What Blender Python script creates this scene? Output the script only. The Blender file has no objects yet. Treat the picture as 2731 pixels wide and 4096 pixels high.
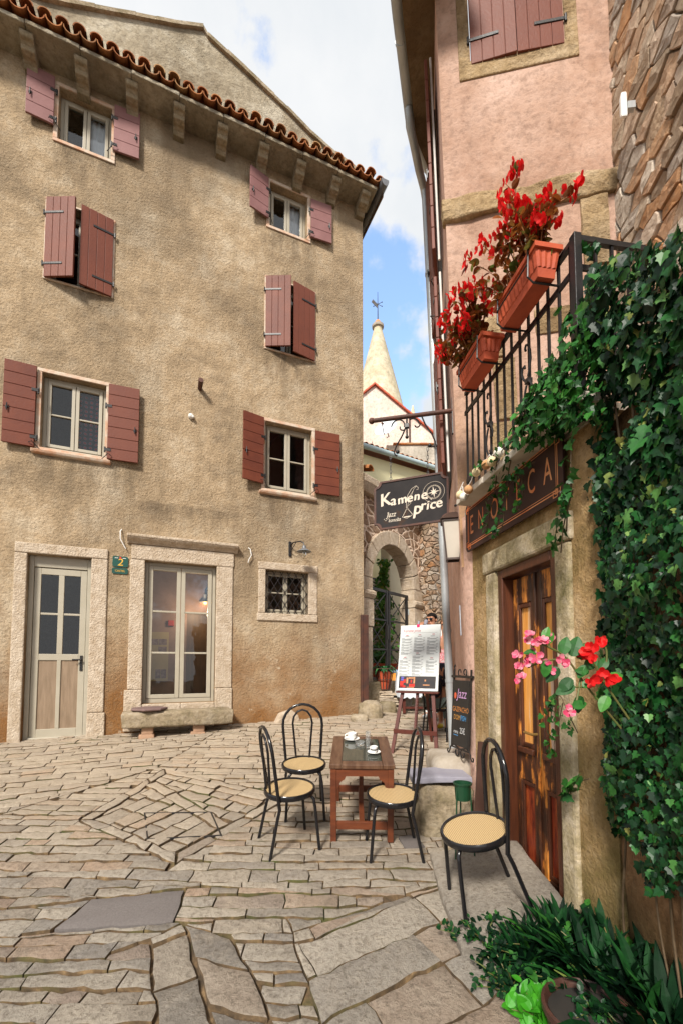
import bpy, math, random
from mathutils import Vector, Matrix, noise
R = math.radians
random.seed(11)
rnd, uni = random.random, random.uniform
S = bpy.context.scene
C = S.collection
V = Vector

# ------------------------------------------------------------------ helpers
def gz(x, y):                                   # height of the sloping street
    y = min(max(y, 1.0), 10.0); x = min(max(x, -8), 4)
    return -.19 + .125*y - .02*x

def rz(a): return Matrix.Rotation(a, 4, 'Z')
def tr(x, y=0, z=0): return Matrix.Translation(V((x, y, z)))

def thing(name, label, cat, loc=(0, 0, 0), rot=0, group=None, M=None):
    o = bpy.data.objects.new(name, None); C.objects.link(o)
    o.empty_display_size = .1
    o.matrix_basis = M if M is not None else tr(*loc) @ rz(rot)
    o['label'] = label; o['category'] = cat
    if group: o['group'] = group
    return o

def tag(o, label, cat, group=None):
    o['label'] = label; o['category'] = cat
    if group: o['group'] = group
    return o

def copy_tree(o, parent=None):
    c = o.copy(); C.objects.link(c)
    if parent is not None: c.parent = parent
    for ch in list(o.children): copy_tree(ch, c)
    return c

class MB:
    def __init__(s, M=None): s.v = []; s.f = []; s.M = M
    def add(s, vs, fs):
        b = len(s.v)
        s.v += [s.M @ V(p) for p in vs] if s.M is not None else [V(p) for p in vs]
        s.f += [tuple(b+i for i in f) for f in fs]
        return s
    def box(s, x0, x1, y0, y1, z0, z1):
        return s.add([(x0,y0,z0),(x1,y0,z0),(x1,y1,z0),(x0,y1,z0),(x0,y0,z1),(x1,y0,z1),(x1,y1,z1),(x0,y1,z1)],
            [(3,2,1,0),(4,5,6,7),(0,1,5,4),(1,2,6,5),(2,3,7,6),(3,0,4,7)])
    def bar(s, p, q, w, h=None, up=(0, 0, 1)):
        h = h or w; p, q = V(p), V(q); d = (q-p).normalized(); u = V(up)
        if abs(d.dot(u)) > .98: u = V((1, 0, 0))
        a = d.cross(u).normalized()*w/2; b = a.cross(d).normalized()*h/2
        vs = [p-a-b, p+a-b, p+a+b, p-a+b, q-a-b, q+a-b, q+a+b, q-a+b]
        return s.add(vs, [(0,1,2,3),(7,6,5,4),(4,5,1,0),(5,6,2,1),(6,7,3,2),(7,4,0,3)])
    def tube(s, pts, r, n=8, closed=False):
        pts = [V(p) for p in pts]; N = len(pts); vs = []; fs = []
        rs = r if isinstance(r, (list, tuple)) else [r]*N
        pa = None
        for i, p in enumerate(pts):
            if closed: t = pts[(i+1) % N]-pts[i-1]
            else: t = pts[min(i+1, N-1)]-pts[max(i-1, 0)]
            t.normalize()
            if pa is None:
                u = V((0, 0, 1)) if abs(t.z) < .9 else V((1, 0, 0))
                pa = t.cross(u).normalized()
            a = (pa - t*pa.dot(t))
            a = a.normalized() if a.length > 1e-6 else t.orthogonal().normalized()
            pa = a; b = t.cross(a)
            for k in range(n):
                an = 2*math.pi*k/n
                vs.append(p + (a*math.cos(an)+b*math.sin(an))*rs[i])
        for i in range(N if closed else N-1):
            j = (i+1) % N
            for k in range(n):
                fs.append((i*n+k, i*n+(k+1) % n, j*n+(k+1) % n, j*n+k))
        if not closed:
            fs.append(tuple(range(n))[::-1]); fs.append(tuple((N-1)*n+k for k in range(n)))
        return s.add(vs, fs)
    def lathe(s, prof, n=24, c=(0, 0, 0), M=None):
        vs = []; fs = []; c = V(c)
        for r, z in prof:
            for k in range(n):
                a = 2*math.pi*k/n
                p = V((r*math.cos(a), r*math.sin(a), z))
                vs.append(c+(M @ p if M is not None else p))
        for i in range(len(prof)-1):
            for k in range(n):
                fs.append((i*n+k, i*n+(k+1) % n, (i+1)*n+(k+1) % n, (i+1)*n+k))
        if prof[0][0] > 1e-4: fs.append(tuple(range(n))[::-1])
        if prof[-1][0] > 1e-4: fs.append(tuple((len(prof)-1)*n+k for k in range(n)))
        return s.add(vs, fs)
    def prism(s, pts, y0, y1):                   # outline in x,z pushed from y0 to y1
        n = len(pts)
        vs = [(x, y0, z) for x, z in pts]+[(x, y1, z) for x, z in pts]
        return s.add(vs, [tuple(range(n)), tuple(range(n, 2*n))[::-1]]+[((i+1) % n, i, n+i, n+(i+1) % n) for i in range(n)])
    def prismx(s, pts, x0, x1):                  # outline in y,z pushed along x
        n = len(pts)
        vs = [(x0, y, z) for y, z in pts]+[(x1, y, z) for y, z in pts]
        return s.add(vs, [tuple(range(n))[::-1], tuple(range(n, 2*n))]+[(i, (i+1) % n, n+(i+1) % n, n+i) for i in range(n)])
    def ball(s, c, r, n=12, m=8, sc=(1, 1, 1)):
        c = V(c); vs = []; fs = []
        for i in range(m+1):
            t = math.pi*i/m
            for k in range(n):
                a = 2*math.pi*k/n
                vs.append(c+V((math.sin(t)*math.cos(a)*r*sc[0], math.sin(t)*math.sin(a)*r*sc[1], math.cos(t)*r*sc[2])))
        for i in range(m):
            for k in range(n): fs.append((i*n+k, (i+1)*n+k, (i+1)*n+(k+1) % n, i*n+(k+1) % n))
        return s.add(vs, fs)
    def leaf(s, p, d, nrm, L, W=None, shape='ivy', fold=.15, curl=.15):
        W = W or L; d = V(d).normalized(); nrm = V(nrm)
        a = d.cross(nrm)
        a = a.normalized() if a.length > 1e-4 else d.orthogonal().normalized()
        nn = a.cross(d)
        half = LEAF[shape]; p = V(p)
        def P(x, y): return p + d*(y*L) + a*(x*W) + nn*(abs(x)*fold*W - curl*L*y*y)
        mid = [P(0, t) for t in (0, .5, 1)]
        vs = mid + [P(x, y) for x, y in half] + [P(-x, y) for x, y in half]
        k = len(half); m2 = [i for i, (x, y) in enumerate(half) if y >= .45][0]
        def side(o):
            lo = [0]+[o+i for i in range(m2)]+[o+m2, 1]; hi = [1]+[o+i for i in range(m2, k)]+[2]
            return lo, hi
        l1, h1 = side(3); l2, h2 = side(3+k)
        return s.add(vs, [tuple(l1), tuple(h1), tuple(l2[::-1]), tuple(h2[::-1])])
    def build(s, name, m, parent=None, smooth=False, bevel=0, world=False, seg=2):
        me = bpy.data.meshes.new(name)
        vs = s.v
        if world and parent is not None:
            w = parent.matrix_basis.copy(); q = parent.parent
            while q is not None: w = q.matrix_basis @ w; q = q.parent
            w.invert(); vs = [w @ p for p in vs]
        me.from_pydata([tuple(p) for p in vs], [], s.f); me.update()
        o = bpy.data.objects.new(name, me); C.objects.link(o)
        me.materials.append(m)
        if smooth:
            for p in me.polygons: p.use_smooth = True
            me.set_sharp_from_angle(angle=R(42))
        if bevel:
            b = o.modifiers.new('bevel', 'BEVEL'); b.width = bevel; b.segments = seg; b.limit_method = 'ANGLE'; b.angle_limit = R(40)
            b.harden_normals = False
        if parent is not None: o.parent = parent
        return o

LEAF = {
 'ivy': [(.16, -.12), (.34, -.06), (.52, .1), (.36, .3), (.42, .52), (.22, .6), (.1, .8)],
 'oval': [(.16, .04), (.3, .18), (.36, .4), (.33, .6), (.22, .8), (.1, .94)],
 'strap': [(.3, .05), (.45, .3), (.42, .6), (.25, .85)],
 'petal': [(.25, .1), (.5, .4), (.52, .7), (.3, .95)],
}

def rough_block(x0, x1, y0, y1, z0, z1, amp=.02, seed=0, n=6, rnd_=.35):
    """a worn stone: box grid with rounded edges and lumps"""
    mb = MB(); cx, cy, cz = (x0+x1)/2, (y0+y1)/2, (z0+z1)/2
    hx, hy, hz = (x1-x0)/2, (y1-y0)/2, (z1-z0)/2
    rad = min(hx, hy, hz)*rnd_
    idx = {}; vs = []; fs = []
    def vert(i, j, k):
        key = (i, j, k)
        if key in idx: return idx[key]
        p = V(((i/n*2-1)*hx, (j/n*2-1)*hy, (k/n*2-1)*hz))
        q = V((max(-hx+rad, min(hx-rad, p.x)), max(-hy+rad, min(hy-rad, p.y)), max(-hz+rad, min(hz-rad, p.z))))
        d = p-q
        if d.length > 1e-6: p = q+d.normalized()*rad
        p += noise.noise_vector(V((p.x*4+seed*7.3, p.y*4, p.z*4)))*amp + noise.noise_vector(V((p.x*13+seed, p.y*13, p.z*13)))*amp*.4
        idx[key] = len(vs); vs.append(p+V((cx, cy, cz))); return idx[key]
    for a in range(n):
        for b in range(n):
            for e, fl in ((0, 1), (n, 0)):
                q = [vert(e,a,b),vert(e,a+1,b),vert(e,a+1,b+1),vert(e,a,b+1)]; fs.append(tuple(q[::-1] if fl else q))
                q = [vert(a,e,b),vert(a+1,e,b),vert(a+1,e,b+1),vert(a,e,b+1)]; fs.append(tuple(q if fl else q[::-1]))
                q = [vert(a,b,e),vert(a+1,b,e),vert(a+1,b+1,e),vert(a,b+1,e)]; fs.append(tuple(q[::-1] if fl else q))
    return mb.add(vs, fs)

def text(mb, s, size, M, sx=1, shear=0, align='CENTER'):
    cu = bpy.data.curves.new('t', 'FONT'); cu.body = s; cu.size = size; cu.align_x = align; cu.align_y = 'CENTER'; cu.shear = shear
    cu.resolution_u = 3
    o = bpy.data.objects.new('t', cu); C.objects.link(o)
    bpy.context.view_layer.update()
    me = bpy.data.meshes.new_from_object(o.evaluated_get(bpy.context.evaluated_depsgraph_get()))
    T = M @ Matrix.Rotation(R(90), 4, 'X') @ Matrix.Diagonal((sx, 1, 1, 1))   # reads in the x,z plane, facing -y
    mb.add([T @ v.co for v in me.vertices], [tuple(p.vertices) for p in me.polygons])
    bpy.data.objects.remove(o); bpy.data.curves.remove(cu); bpy.data.meshes.remove(me)
    return mb

def arc(cx, cz, r, a0, a1, n=14, y=0, grow=0):
    return [(cx+(r+grow*i/n)*math.cos(R(a0+(a1-a0)*i/n)), y, cz+(r+grow*i/n)*math.sin(R(a0+(a1-a0)*i/n))) for i in range(n+1)]

# ------------------------------------------------------------------ materials
class NT:
    def __init__(s, name):
        s.m = bpy.data.materials.new(name); s.m.use_nodes = True
        s.t = s.m.node_tree; s.n = s.t.nodes; s.b = s.n['Principled BSDF']
        s.co = s.n.new('ShaderNodeTexCoord').outputs['Object']
    def new(s, k, **kw):
        o = s.n.new('ShaderNode'+k)
        for a, v in kw.items(): setattr(o, a, v)
        return o
    def put(s, sock, v):
        if hasattr(v, 'is_output') or isinstance(v, bpy.types.NodeSocket): s.t.links.new(v, sock)
        else: sock.default_value = v
    def noise(s, scale, detail=6, rough=.6, vec=None, dist=0):
        o = s.new('TexNoise'); s.put(o.inputs['Vector'], vec or s.co); o.inputs['Scale'].default_value = scale
        o.inputs['Detail'].default_value = detail; o.inputs['Roughness'].default_value = rough; o.inputs['Distortion'].default_value = dist
        return o.outputs['Fac']
    def stretch(s, v, vec=None, rot=(0, 0, 0)):
        o = s.new('Mapping'); s.put(o.inputs['Vector'], vec or s.co); o.inputs['Scale'].default_value = v; o.inputs['Rotation'].default_value = rot
        return o.outputs['Vector']
    def ramp(s, fac, stops):
        o = s.new('ValToRGB'); s.put(o.inputs['Fac'], fac); e = o.color_ramp.elements
        while len(e) < len(stops): e.new(.5)
        for i, (p, c) in enumerate(stops):
            e[i].position = p; e[i].color = (*c, 1) if len(c) == 3 else c
        return o.outputs['Color']
    def range(s, v, a, b, c=0, d=1):
        o = s.new('MapRange'); s.put(o.inputs['Value'], v)
        for k, x in zip(('From Min', 'From Max', 'To Min', 'To Max'), (a, b, c, d)): o.inputs[k].default_value = x
        return o.outputs['Result']
    def math(s, op, a, b=0, c=None):
        o = s.new('Math', operation=op); s.put(o.inputs[0], a); s.put(o.inputs[1], b)
        if c is not None: s.put(o.inputs[2], c)
        return o.outputs[0]
    def mix(s, f, a, b, mode='MIX'):
        o = s.new('Mix', data_type='RGBA', blend_type=mode)
        s.put(o.inputs[0], f)
        for k, v in ((6, a), (7, b)):
            s.put(o.inputs[k], (*v, 1) if isinstance(v, tuple) and len(v) == 3 else v)
        return o.outputs[2]
    def bump(s, h, strength=.5, dist=.01, nrm=None):
        o = s.new('Bump'); s.put(o.inputs['Height'], h); o.inputs['Strength'].default_value = strength; o.inputs['Distance'].default_value = dist
        if nrm is not None: s.put(o.inputs['Normal'], nrm)
        return o.outputs['Normal']
    def xyz(s, vec=None):
        o = s.new('SeparateXYZ'); s.put(o.inputs[0], vec or s.co); return o.outputs
    def island(s): return s.new('NewGeometry').outputs['Random Per Island']
    def out(s, col, rough=.85, nrm=None, metal=0, spec=.5):
        s.put(s.b.inputs['Base Color'], (*col, 1) if isinstance(col, tuple) and len(col) == 3 else col)
        s.put(s.b.inputs['Roughness'], rough); s.b.inputs['Metallic'].default_value = metal
        s.b.inputs['Specular IOR Level'].default_value = spec
        if nrm is not None: s.put(s.b.inputs['Normal'], nrm)
        return s.m

def mat(name, c1, c2=None, scale=6, rough=.8, bump=0, bs=40, metal=0, spec=.5, lo=.35, hi=.65, st=None, bd=.01, fade=None):
    t = NT(name); c2 = c2 or tuple(x*.75 for x in c1)
    vec = t.stretch(st) if st else None
    col = t.ramp(t.noise(scale, vec=vec), [(lo, c1), (hi, c2)])
    if fade: col = t.mix(t.math('MULTIPLY', t.new('ObjectInfo').outputs['Random'], .8), col, fade)
    n = t.bump(t.noise(bs, 5, vec=vec), bump, bd) if bump else None
    return t.out(col, rough, n, metal, spec)

def stucco(name, base, light, dark, damp=None, zr=(0, 1), bscale=26, bst=.9, bd=.03, streak=.5, fs=1, spots=()):
    t = NT(name)
    n1 = t.noise(1.0*fs, 9, .72); n2 = t.noise(5*fs, 8, .7); n4 = t.noise(.42*fs, 5, .6)
    col = t.ramp(n1, [(.3, dark), (.5, base), (.72, light)])
    col = t.mix(t.math('MULTIPLY', t.range(n2, .5, .75), .45), col, light)
    col = t.mix(t.range(n4, .48, .66, 0, .6), col, dark)
    col = t.mix(t.range(n2, .30, .42, .5, 0), col, tuple(x*.6 for x in dark))
    sv = t.stretch((2.2, 2.2, .22))
    col = t.mix(t.math('MULTIPLY', t.range(t.noise(1.6*fs, 6, vec=sv), .52, .72), streak), col, tuple(x*.5 for x in base))
    if damp:
        z = t.xyz()[2]
        f = t.math('ADD', t.range(z, zr[0], zr[1], 1, 0), t.math('MULTIPLY', t.math('SUBTRACT', t.noise(1.4, 7), .5), 1.6))
        col = t.mix(t.range(f, .2, .9), col, damp)
        pf = t.math('MULTIPLY', t.range(t.noise(2.6, 9, .75), .60, .66), t.range(z, zr[1]*.55, zr[1]*.8, 1, 0))
        col = t.mix(t.math('MULTIPLY', pf, .7), col, light)
    if spots:                                    # rain-washed dirt below the sills and at the corner
        x, _, z = t.xyz(); m = None; nn = t.noise(2.2, 8, .75, t.stretch((2.5, 2.5, .6)))
        for x0, x1, z1, l in spots:
            f = t.math('MULTIPLY', t.math('MULTIPLY', t.range(x, x0-.1, x0+.12), t.range(x, x1-.12, x1+.1, 1, 0)), t.math('MULTIPLY', t.range(z, z1-l, z1), t.range(z, z1, z1+.05, 1, 0)))
            m = f if m is None else t.math('MAXIMUM', m, f)
        col = t.mix(t.math('MULTIPLY', m, t.range(nn, .36, .60, 0, .75)), col, tuple(c*.55 for c in dark))
    g = t.noise(bscale, 6, .7)
    col = t.mix(t.range(g, .34, .52, .5, 0), col, tuple(x*.45 for x in base))     # darker in the pits
    h = t.math('ADD', t.math('MULTIPLY', g, t.range(n4, .35, .6, .55, 1.2)), t.math('MULTIPLY', t.noise(bscale*.13, 4), 1.2))
    return t.out(col, .95, t.bump(h, bst, bd), spec=.15)

def rubble(name, cols, mortar, scale=3.2, flat=2.2, bd=.05, edge=.055):
    t = NT(name)
    w = t.new('VectorMath', operation='ADD'); t.put(w.inputs[0], t.co)
    nz = t.new('TexNoise'); t.put(nz.inputs['Vector'], t.co); nz.inputs['Scale'].default_value = 2.5; nz.inputs['Detail'].default_value = 4
    sc = t.new('VectorMath', operation='SCALE'); t.put(sc.inputs[0], nz.outputs['Color']); sc.inputs['Scale'].default_value = .18
    t.put(w.inputs[1], sc.outputs[0])
    vec = t.stretch((1, 1, flat), w.outputs[0])
    v1 = t.new('TexVoronoi', feature='F1'); v2 = t.new('TexVoronoi', feature='DISTANCE_TO_EDGE')
    for v in (v1, v2): t.put(v.inputs['Vector'], vec); v.inputs['Scale'].default_value = scale
    col = t.ramp(t.xyz(v1.outputs['Color'])[0], [(i/(len(cols)-1), c) for i, c in enumerate(cols)])
    fine = t.noise(22, 6, .7)
    col = t.mix(t.range(fine, .3, .7, .75, 0), col, tuple(x*.4 for x in cols[0]))
    e = t.math('ADD', v2.outputs['Distance'], t.math('MULTIPLY', t.math('SUBTRACT', t.noise(14, 4), .5), .06))
    m = t.range(e, edge*.4, edge, 1, 0)
    col = t.mix(m, col, mortar)
    h = t.math('ADD', t.range(e, 0, .16), t.math('MULTIPLY', fine, .45))
    return t.out(col, .95, t.bump(h, 1, bd), spec=.15)

def island_mat(name, stops, rough=.5, spec=.5, nscale=30, bump=.2, sheen=0, trans=0):
    t = NT(name)
    col = t.ramp(t.island(), stops)
    n = t.noise(nscale, 4)
    col = t.mix(t.range(n, .35, .7, .0, .45), col, tuple(x*.6 for x in stops[0][1]))
    m = t.out(col, rough, t.bump(n, bump, .004), spec=spec)
    if trans:
        tr_ = t.new('BsdfTranslucent'); t.put(tr_.inputs['Color'], col)
        mx = t.new('MixShader'); mx.inputs[0].default_value = trans
        t.t.links.new(t.b.outputs[0], mx.inputs[1]); t.t.links.new(tr_.outputs[0], mx.inputs[2])
        t.t.links.new(mx.outputs[0], t.n['Material Output'].inputs['Surface'])
    return m

def emit(name, col, s):
    t = NT(name); t.b.inputs['Emission Color'].default_value = (*col, 1); t.b.inputs['Emission Strength'].default_value = s
    return t.out(col)

def glass(name, k=1.6, tint=(.9, .93, .93)):
    t = NT(name); t.n.remove(t.b)
    fr = t.new('Fresnel'); fr.inputs['IOR'].default_value = 1.5
    f = t.math('MULTIPLY', fr.outputs[0], k)
    f.node.use_clamp = True
    g = t.new('BsdfGlossy'); g.inputs['Roughness'].default_value = .015
    nv = t.bump(t.noise(2.5, 2), .06, .05); t.put(g.inputs['Normal'], nv)
    a = t.new('BsdfTransparent'); a.inputs['Color'].default_value = (*tint, 1)
    mx = t.new('MixShader'); t.put(mx.inputs[0], f); t.t.links.new(a.outputs[0], mx.inputs[1]); t.t.links.new(g.outputs[0], mx.inputs[2])
    t.t.links.new(mx.outputs[0], t.n['Material Output'].inputs['Surface'])
    return t.m

WSTAIN = [(-5.1, -4.2, 9.5, .9), (-1.9, -1.0, 9.5, 1.3), (-5.2, -4.2, 7.3, .5), (-1.95, -.9, 7.2, 1.1), (-5.2, -3.8, 4.7, .8), (-2.0, -.4, 4.7, 1.1), (-3.0, -2.85, 6.15, .7), (-3.9, -2.3, 4.2, .5), (-.35, .1, 6.5, 6)]
M_STUC = stucco('beige_stucco', (.455, .335, .21), (.66, .56, .42), (.22, .165, .11), damp=(.26, .125, .045), zr=(.3, 3.0), bscale=30, bst=1, bd=.04, spots=WSTAIN)
M_GABLE = stucco('old_grey_stucco', (.38, .32, .23), (.58, .53, .43), (.19, .15, .10), bscale=13, bst=1, bd=.06)
M_PINK = stucco('pink_plaster', (.50, .33, .25), (.60, .43, .355), (.33, .19, .13), damp=(.38, .23, .13), zr=(3.0, 4.6), bscale=18, bst=.6, streak=.3, fs=1.2)
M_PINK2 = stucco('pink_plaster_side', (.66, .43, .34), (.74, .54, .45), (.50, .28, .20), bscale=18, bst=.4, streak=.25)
M_OCHRE = stucco('mossy_ochre_plaster', (.46, .30, .14), (.58, .43, .26), (.17, .125, .04), damp=(.09, .085, .02), zr=(-.2, 1.3), bscale=40, bst=.9, streak=.8, fs=3.2)
M_LIME = mat('pale_limestone', (.60, .50, .39), (.42, .32, .22), 11, .9, 1, 38, bd=.03, hi=.72, spec=.2)
M_LIMEMOSS = stucco('mossy_limestone', (.42, .34, .21), (.72, .62, .50), (.10, .09, .028), bscale=45, bst=.8, bd=.015, streak=.9, fs=3.5)
M_ROCK = stucco('lichen_rock', (.34, .27, .18), (.5, .43, .34), (.12, .10, .045), bscale=24, bst=.9, fs=2.5)
M_SLABG = mat('grey_limestone', (.45, .40, .34), (.30, .25, .19), 5, .9, .6, 30, spec=.2)
M_FRAME = mat('greige_window_paint', (.42, .38, .30), (.38, .34, .26), 3, .4)
M_DOORP = mat('faded_door_paint', (.29, .205, .135), (.21, .145, .09), 4, .55, .2, 30, st=(6, 6, .7))
M_IRON = mat('black_iron', (.018, .018, .02), (.03, .026, .024), 9, .42, .2, 60, metal=.3)
M_RUST = mat('rusty_iron', (.10, .035, .02), (.05, .025, .02), 8, .7, .4, 40)
M_ZINC = mat('zinc', (.50, .53, .54), (.36, .38, .39), 3, .4, .15, 20, metal=.35, st=(1, 1, .5))
M_SHUT = mat('oxblood_paint', (.17, .046, .024), (.12, .033, .02), 4, .5, .3, 50, spec=.2, lo=.3, hi=.7, fade=(.175, .062, .042))
M_SHUTSKY = mat('oxblood_paint_sky_sheen', (.27, .135, .13), (.21, .10, .095), 4, .5, .3, 50, spec=.22, lo=.3, hi=.7)  # sky reflection painted in: mauve copy of the oxblood paint for the attic
M_GLASS = glass('window_glass', 2.1)
M_TERRA = mat('terracotta', (.50, .085, .028), (.38, .06, .022), 6, .7, .25, 40)
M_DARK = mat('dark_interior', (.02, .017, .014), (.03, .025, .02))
M_WHITE = mat('white_paint', (.8, .8, .78), (.74, .74, .72), 4, .5)
M_CHINA = mat('white_china', (.82, .82, .8), (.8, .8, .78), 3, .12)
M_BLACKT = mat('black_enamel_tube', (.008, .008, .01), (.012, .011, .012), 4, .16)
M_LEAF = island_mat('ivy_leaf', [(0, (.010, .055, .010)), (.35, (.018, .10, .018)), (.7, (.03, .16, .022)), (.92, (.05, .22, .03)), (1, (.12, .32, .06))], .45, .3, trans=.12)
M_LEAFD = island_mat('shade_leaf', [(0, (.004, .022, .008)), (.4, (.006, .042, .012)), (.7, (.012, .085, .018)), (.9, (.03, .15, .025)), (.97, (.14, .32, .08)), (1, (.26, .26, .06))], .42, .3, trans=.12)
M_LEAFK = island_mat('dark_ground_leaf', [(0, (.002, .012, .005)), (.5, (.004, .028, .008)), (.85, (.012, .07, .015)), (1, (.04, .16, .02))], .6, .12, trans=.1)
M_LEAFB = island_mat('fresh_leaf', [(0, (.03, .20, .01)), (.5, (.05, .30, .015)), (1, (.09, .42, .03))], .4, .4, trans=.2)
M_LEAFR = island_mat('bronze_begonia_leaf', [(0, (.12, .035, .012)), (.35, (.28, .075, .016)), (.65, (.42, .15, .03)), (.85, (.22, .17, .04)), (1, (.12, .2, .04))], .35, .3, trans=.35)
M_RED = island_mat('red_petal', [(0, (.80, .014, .016)), (.6, (.92, .03, .03)), (1, (.95, .12, .1))], .5, .15, trans=.45)
M_PETALP = island_mat('pink_petal', [(0, (.72, .06, .16)), (.5, (.82, .22, .32)), (1, (.88, .5, .52))], .45, .3, trans=.25)
M_STEM = mat('green_stem', (.08, .14, .03), (.14, .10, .03), 20, .6)
M_TWIG = mat('brown_twig', (.07, .045, .02), (.13, .085, .045), 20, .8)
# ------------------------------------------------------------------ camera, light, sky
cam = bpy.data.objects.new('camera', bpy.data.cameras.new('camera')); C.objects.link(cam)
cam.location = (0, 0, 1.7); cam.rotation_euler = (R(93.2), 0, 0)
cam.data.sensor_width = 36; cam.data.lens = 1000/2352*36; cam.data.shift_y = (1472-1176)/2352
cam.data.clip_start = .05; cam.data.clip_end = 600
S.camera = cam

SUN_EL, SUN_AZ = 40, 198                     # azimuth clockwise from +y; the sun stands behind the camera
sd = V((math.sin(R(SUN_AZ))*math.cos(R(SUN_EL)), math.cos(R(SUN_AZ))*math.cos(R(SUN_EL)), math.sin(R(SUN_EL))))
sun = bpy.data.objects.new('sun', bpy.data.lights.new('sun', 'SUN')); C.objects.link(sun)
sun.data.energy = 2.4; sun.data.angle = R(10); sun.data.color = (1, .94, .85)
sun.rotation_euler = sd.to_track_quat('Z', 'Y').to_euler()

w = bpy.data.worlds.new('World'); S.world = w; w.use_nodes = True
nt = w.node_tree; N = nt.nodes; Lk = nt.links.new
bg = N['Background']
sky = N.new('ShaderNodeTexSky'); sky.sky_type = 'NISHITA'; sky.sun_disc = False
sky.sun_elevation = R(SUN_EL); sky.sun_rotation = R(SUN_AZ)
bg.inputs['Strength'].default_value = .2; Lk(sky.outputs[0], bg.inputs['Color'])
tc = N.new('ShaderNodeTexCoord')
def wn(scale, detail, off):
    mp = N.new('ShaderNodeMapping'); Lk(tc.outputs['Generated'], mp.inputs['Vector']); mp.inputs['Location'].default_value = off
    n = N.new('ShaderNodeTexNoise'); Lk(mp.outputs[0], n.inputs['Vector'])
    n.inputs['Scale'].default_value = scale; n.inputs['Detail'].default_value = detail; n.inputs['Roughness'].default_value = .58
    return n.outputs['Fac']
def wm(op, a, b=0.):
    o = N.new('ShaderNodeMath'); o.operation = op
    for i, x in enumerate((a, b)):
        if isinstance(x, (int, float)): o.inputs[i].default_value = x
        else: Lk(x, o.inputs[i])
    return o.outputs[0]
def wr(v, a, b, c, d):
    o = N.new('ShaderNodeMapRange'); o.interpolation_type = 'SMOOTHSTEP'; Lk(v, o.inputs[0])
    for i, x in enumerate((a, b, c, d)): o.inputs[i+1].default_value = x
    return o.outputs[0]
def gap(d, r0, r1):                              # an opening in the cloud deck, high over the alley
    dp = N.new('ShaderNodeVectorMath'); dp.operation = 'DOT_PRODUCT'; Lk(tc.outputs['Generated'], dp.inputs[0])
    dp.inputs[1].default_value = V(d).normalized()
    return wr(dp.outputs['Value'], math.cos(R(r1)), math.cos(R(r0)), 0, 1)
hole = wm('MAXIMUM', gap((.10, .95, .82), 2, 8), gap((.14, .95, .70), 2, 8))
big = wn(6.5, 9, (1.3, .2, .7))
cov = wm('ADD', wm('SUBTRACT', 1.05, wm('MULTIPLY', hole, 1.0)), wm('MULTIPLY', wm('SUBTRACT', big, .5), 3.6))
cov = wr(cov, .15, .75, 0, 1)
cb = N.new('ShaderNodeBackground')
cr = N.new('ShaderNodeValToRGB'); Lk(wn(3.2, 8, (4.1, 2, .3)), cr.inputs[0])
cr.color_ramp.elements[0].position = .3; cr.color_ramp.elements[0].color = (.80, .84, .88, 1)
cr.color_ramp.elements[1].position = .68; cr.color_ramp.elements[1].color = (1, 1, 1, 1)
Lk(cr.outputs[0], cb.inputs['Color']); cb.inputs['Strength'].default_value = .42
ms = N.new('ShaderNodeMixShader'); Lk(cov, ms.inputs[0]); Lk(bg.outputs[0], ms.inputs[1]); Lk(cb.outputs[0], ms.inputs[2])
Lk(ms.outputs[0], N['World Output'].inputs['Surface'])

vs = S.view_settings; vs.view_transform = 'Standard'; vs.look = 'None'; vs.exposure = 1.25; vs.gamma = 1; vs.use_curve_mapping = False
S.render.engine = 'CYCLES'
S.cycles.max_bounces = 8; S.cycles.transparent_max_bounces = 24

# ------------------------------------------------------------------ ground and paving
def poly_area(p): return .5*sum(p[i][0]*p[(i+1) % len(p)][1]-p[(i+1) % len(p)][0]*p[i][1] for i in range(len(p)))
def clip(p, a, b, off=0, keep=1):                # half-plane left of a->b moved inward by off
    dx, dy = b[0]-a[0], b[1]-a[1]; l = math.hypot(dx, dy) or 1e-9; nx, ny = -dy/l*keep, dx/l*keep
    c = nx*a[0]+ny*a[1]+off; out = []
    for i in range(len(p)):
        q, r = p[i], p[(i+1) % len(p)]
        dq, dr = nx*q[0]+ny*q[1]-c, nx*r[0]+ny*r[1]-c
        if dq >= 0: out.append(q)
        if dq*dr < 0:
            t = dq/(dq-dr); out.append((q[0]+(r[0]-q[0])*t, q[1]+(r[1]-q[1])*t))
    return out
def inside(p, c):
    for i in range(len(c)):
        p = clip(p, c[i], c[(i+1) % len(c)])
        if len(p) < 3: return None
    return p
def minus(p, c):
    out = []
    for i in range(len(c)):
        a, b = c[i], c[(i+1) % len(c)]
        q = clip(p, a, b, keep=-1)
        if len(q) > 2: out.append(q)
        p = clip(p, a, b)
        if len(p) < 3: break
    return out
def inset(p, d, ax=None):
    q = p
    for i in range(len(p)):
        a, b = p[i], p[(i+1) % len(p)]; e = d
        if ax is not None:
            l = math.dist(a, b) or 1; e = d*(.45+.85*abs((b[0]-a[0])*ax[0]+(b[1]-a[1])*ax[1])/l)
        q = clip(q, a, b, off=e)
        if len(q) < 3: return None
    return q
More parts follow.
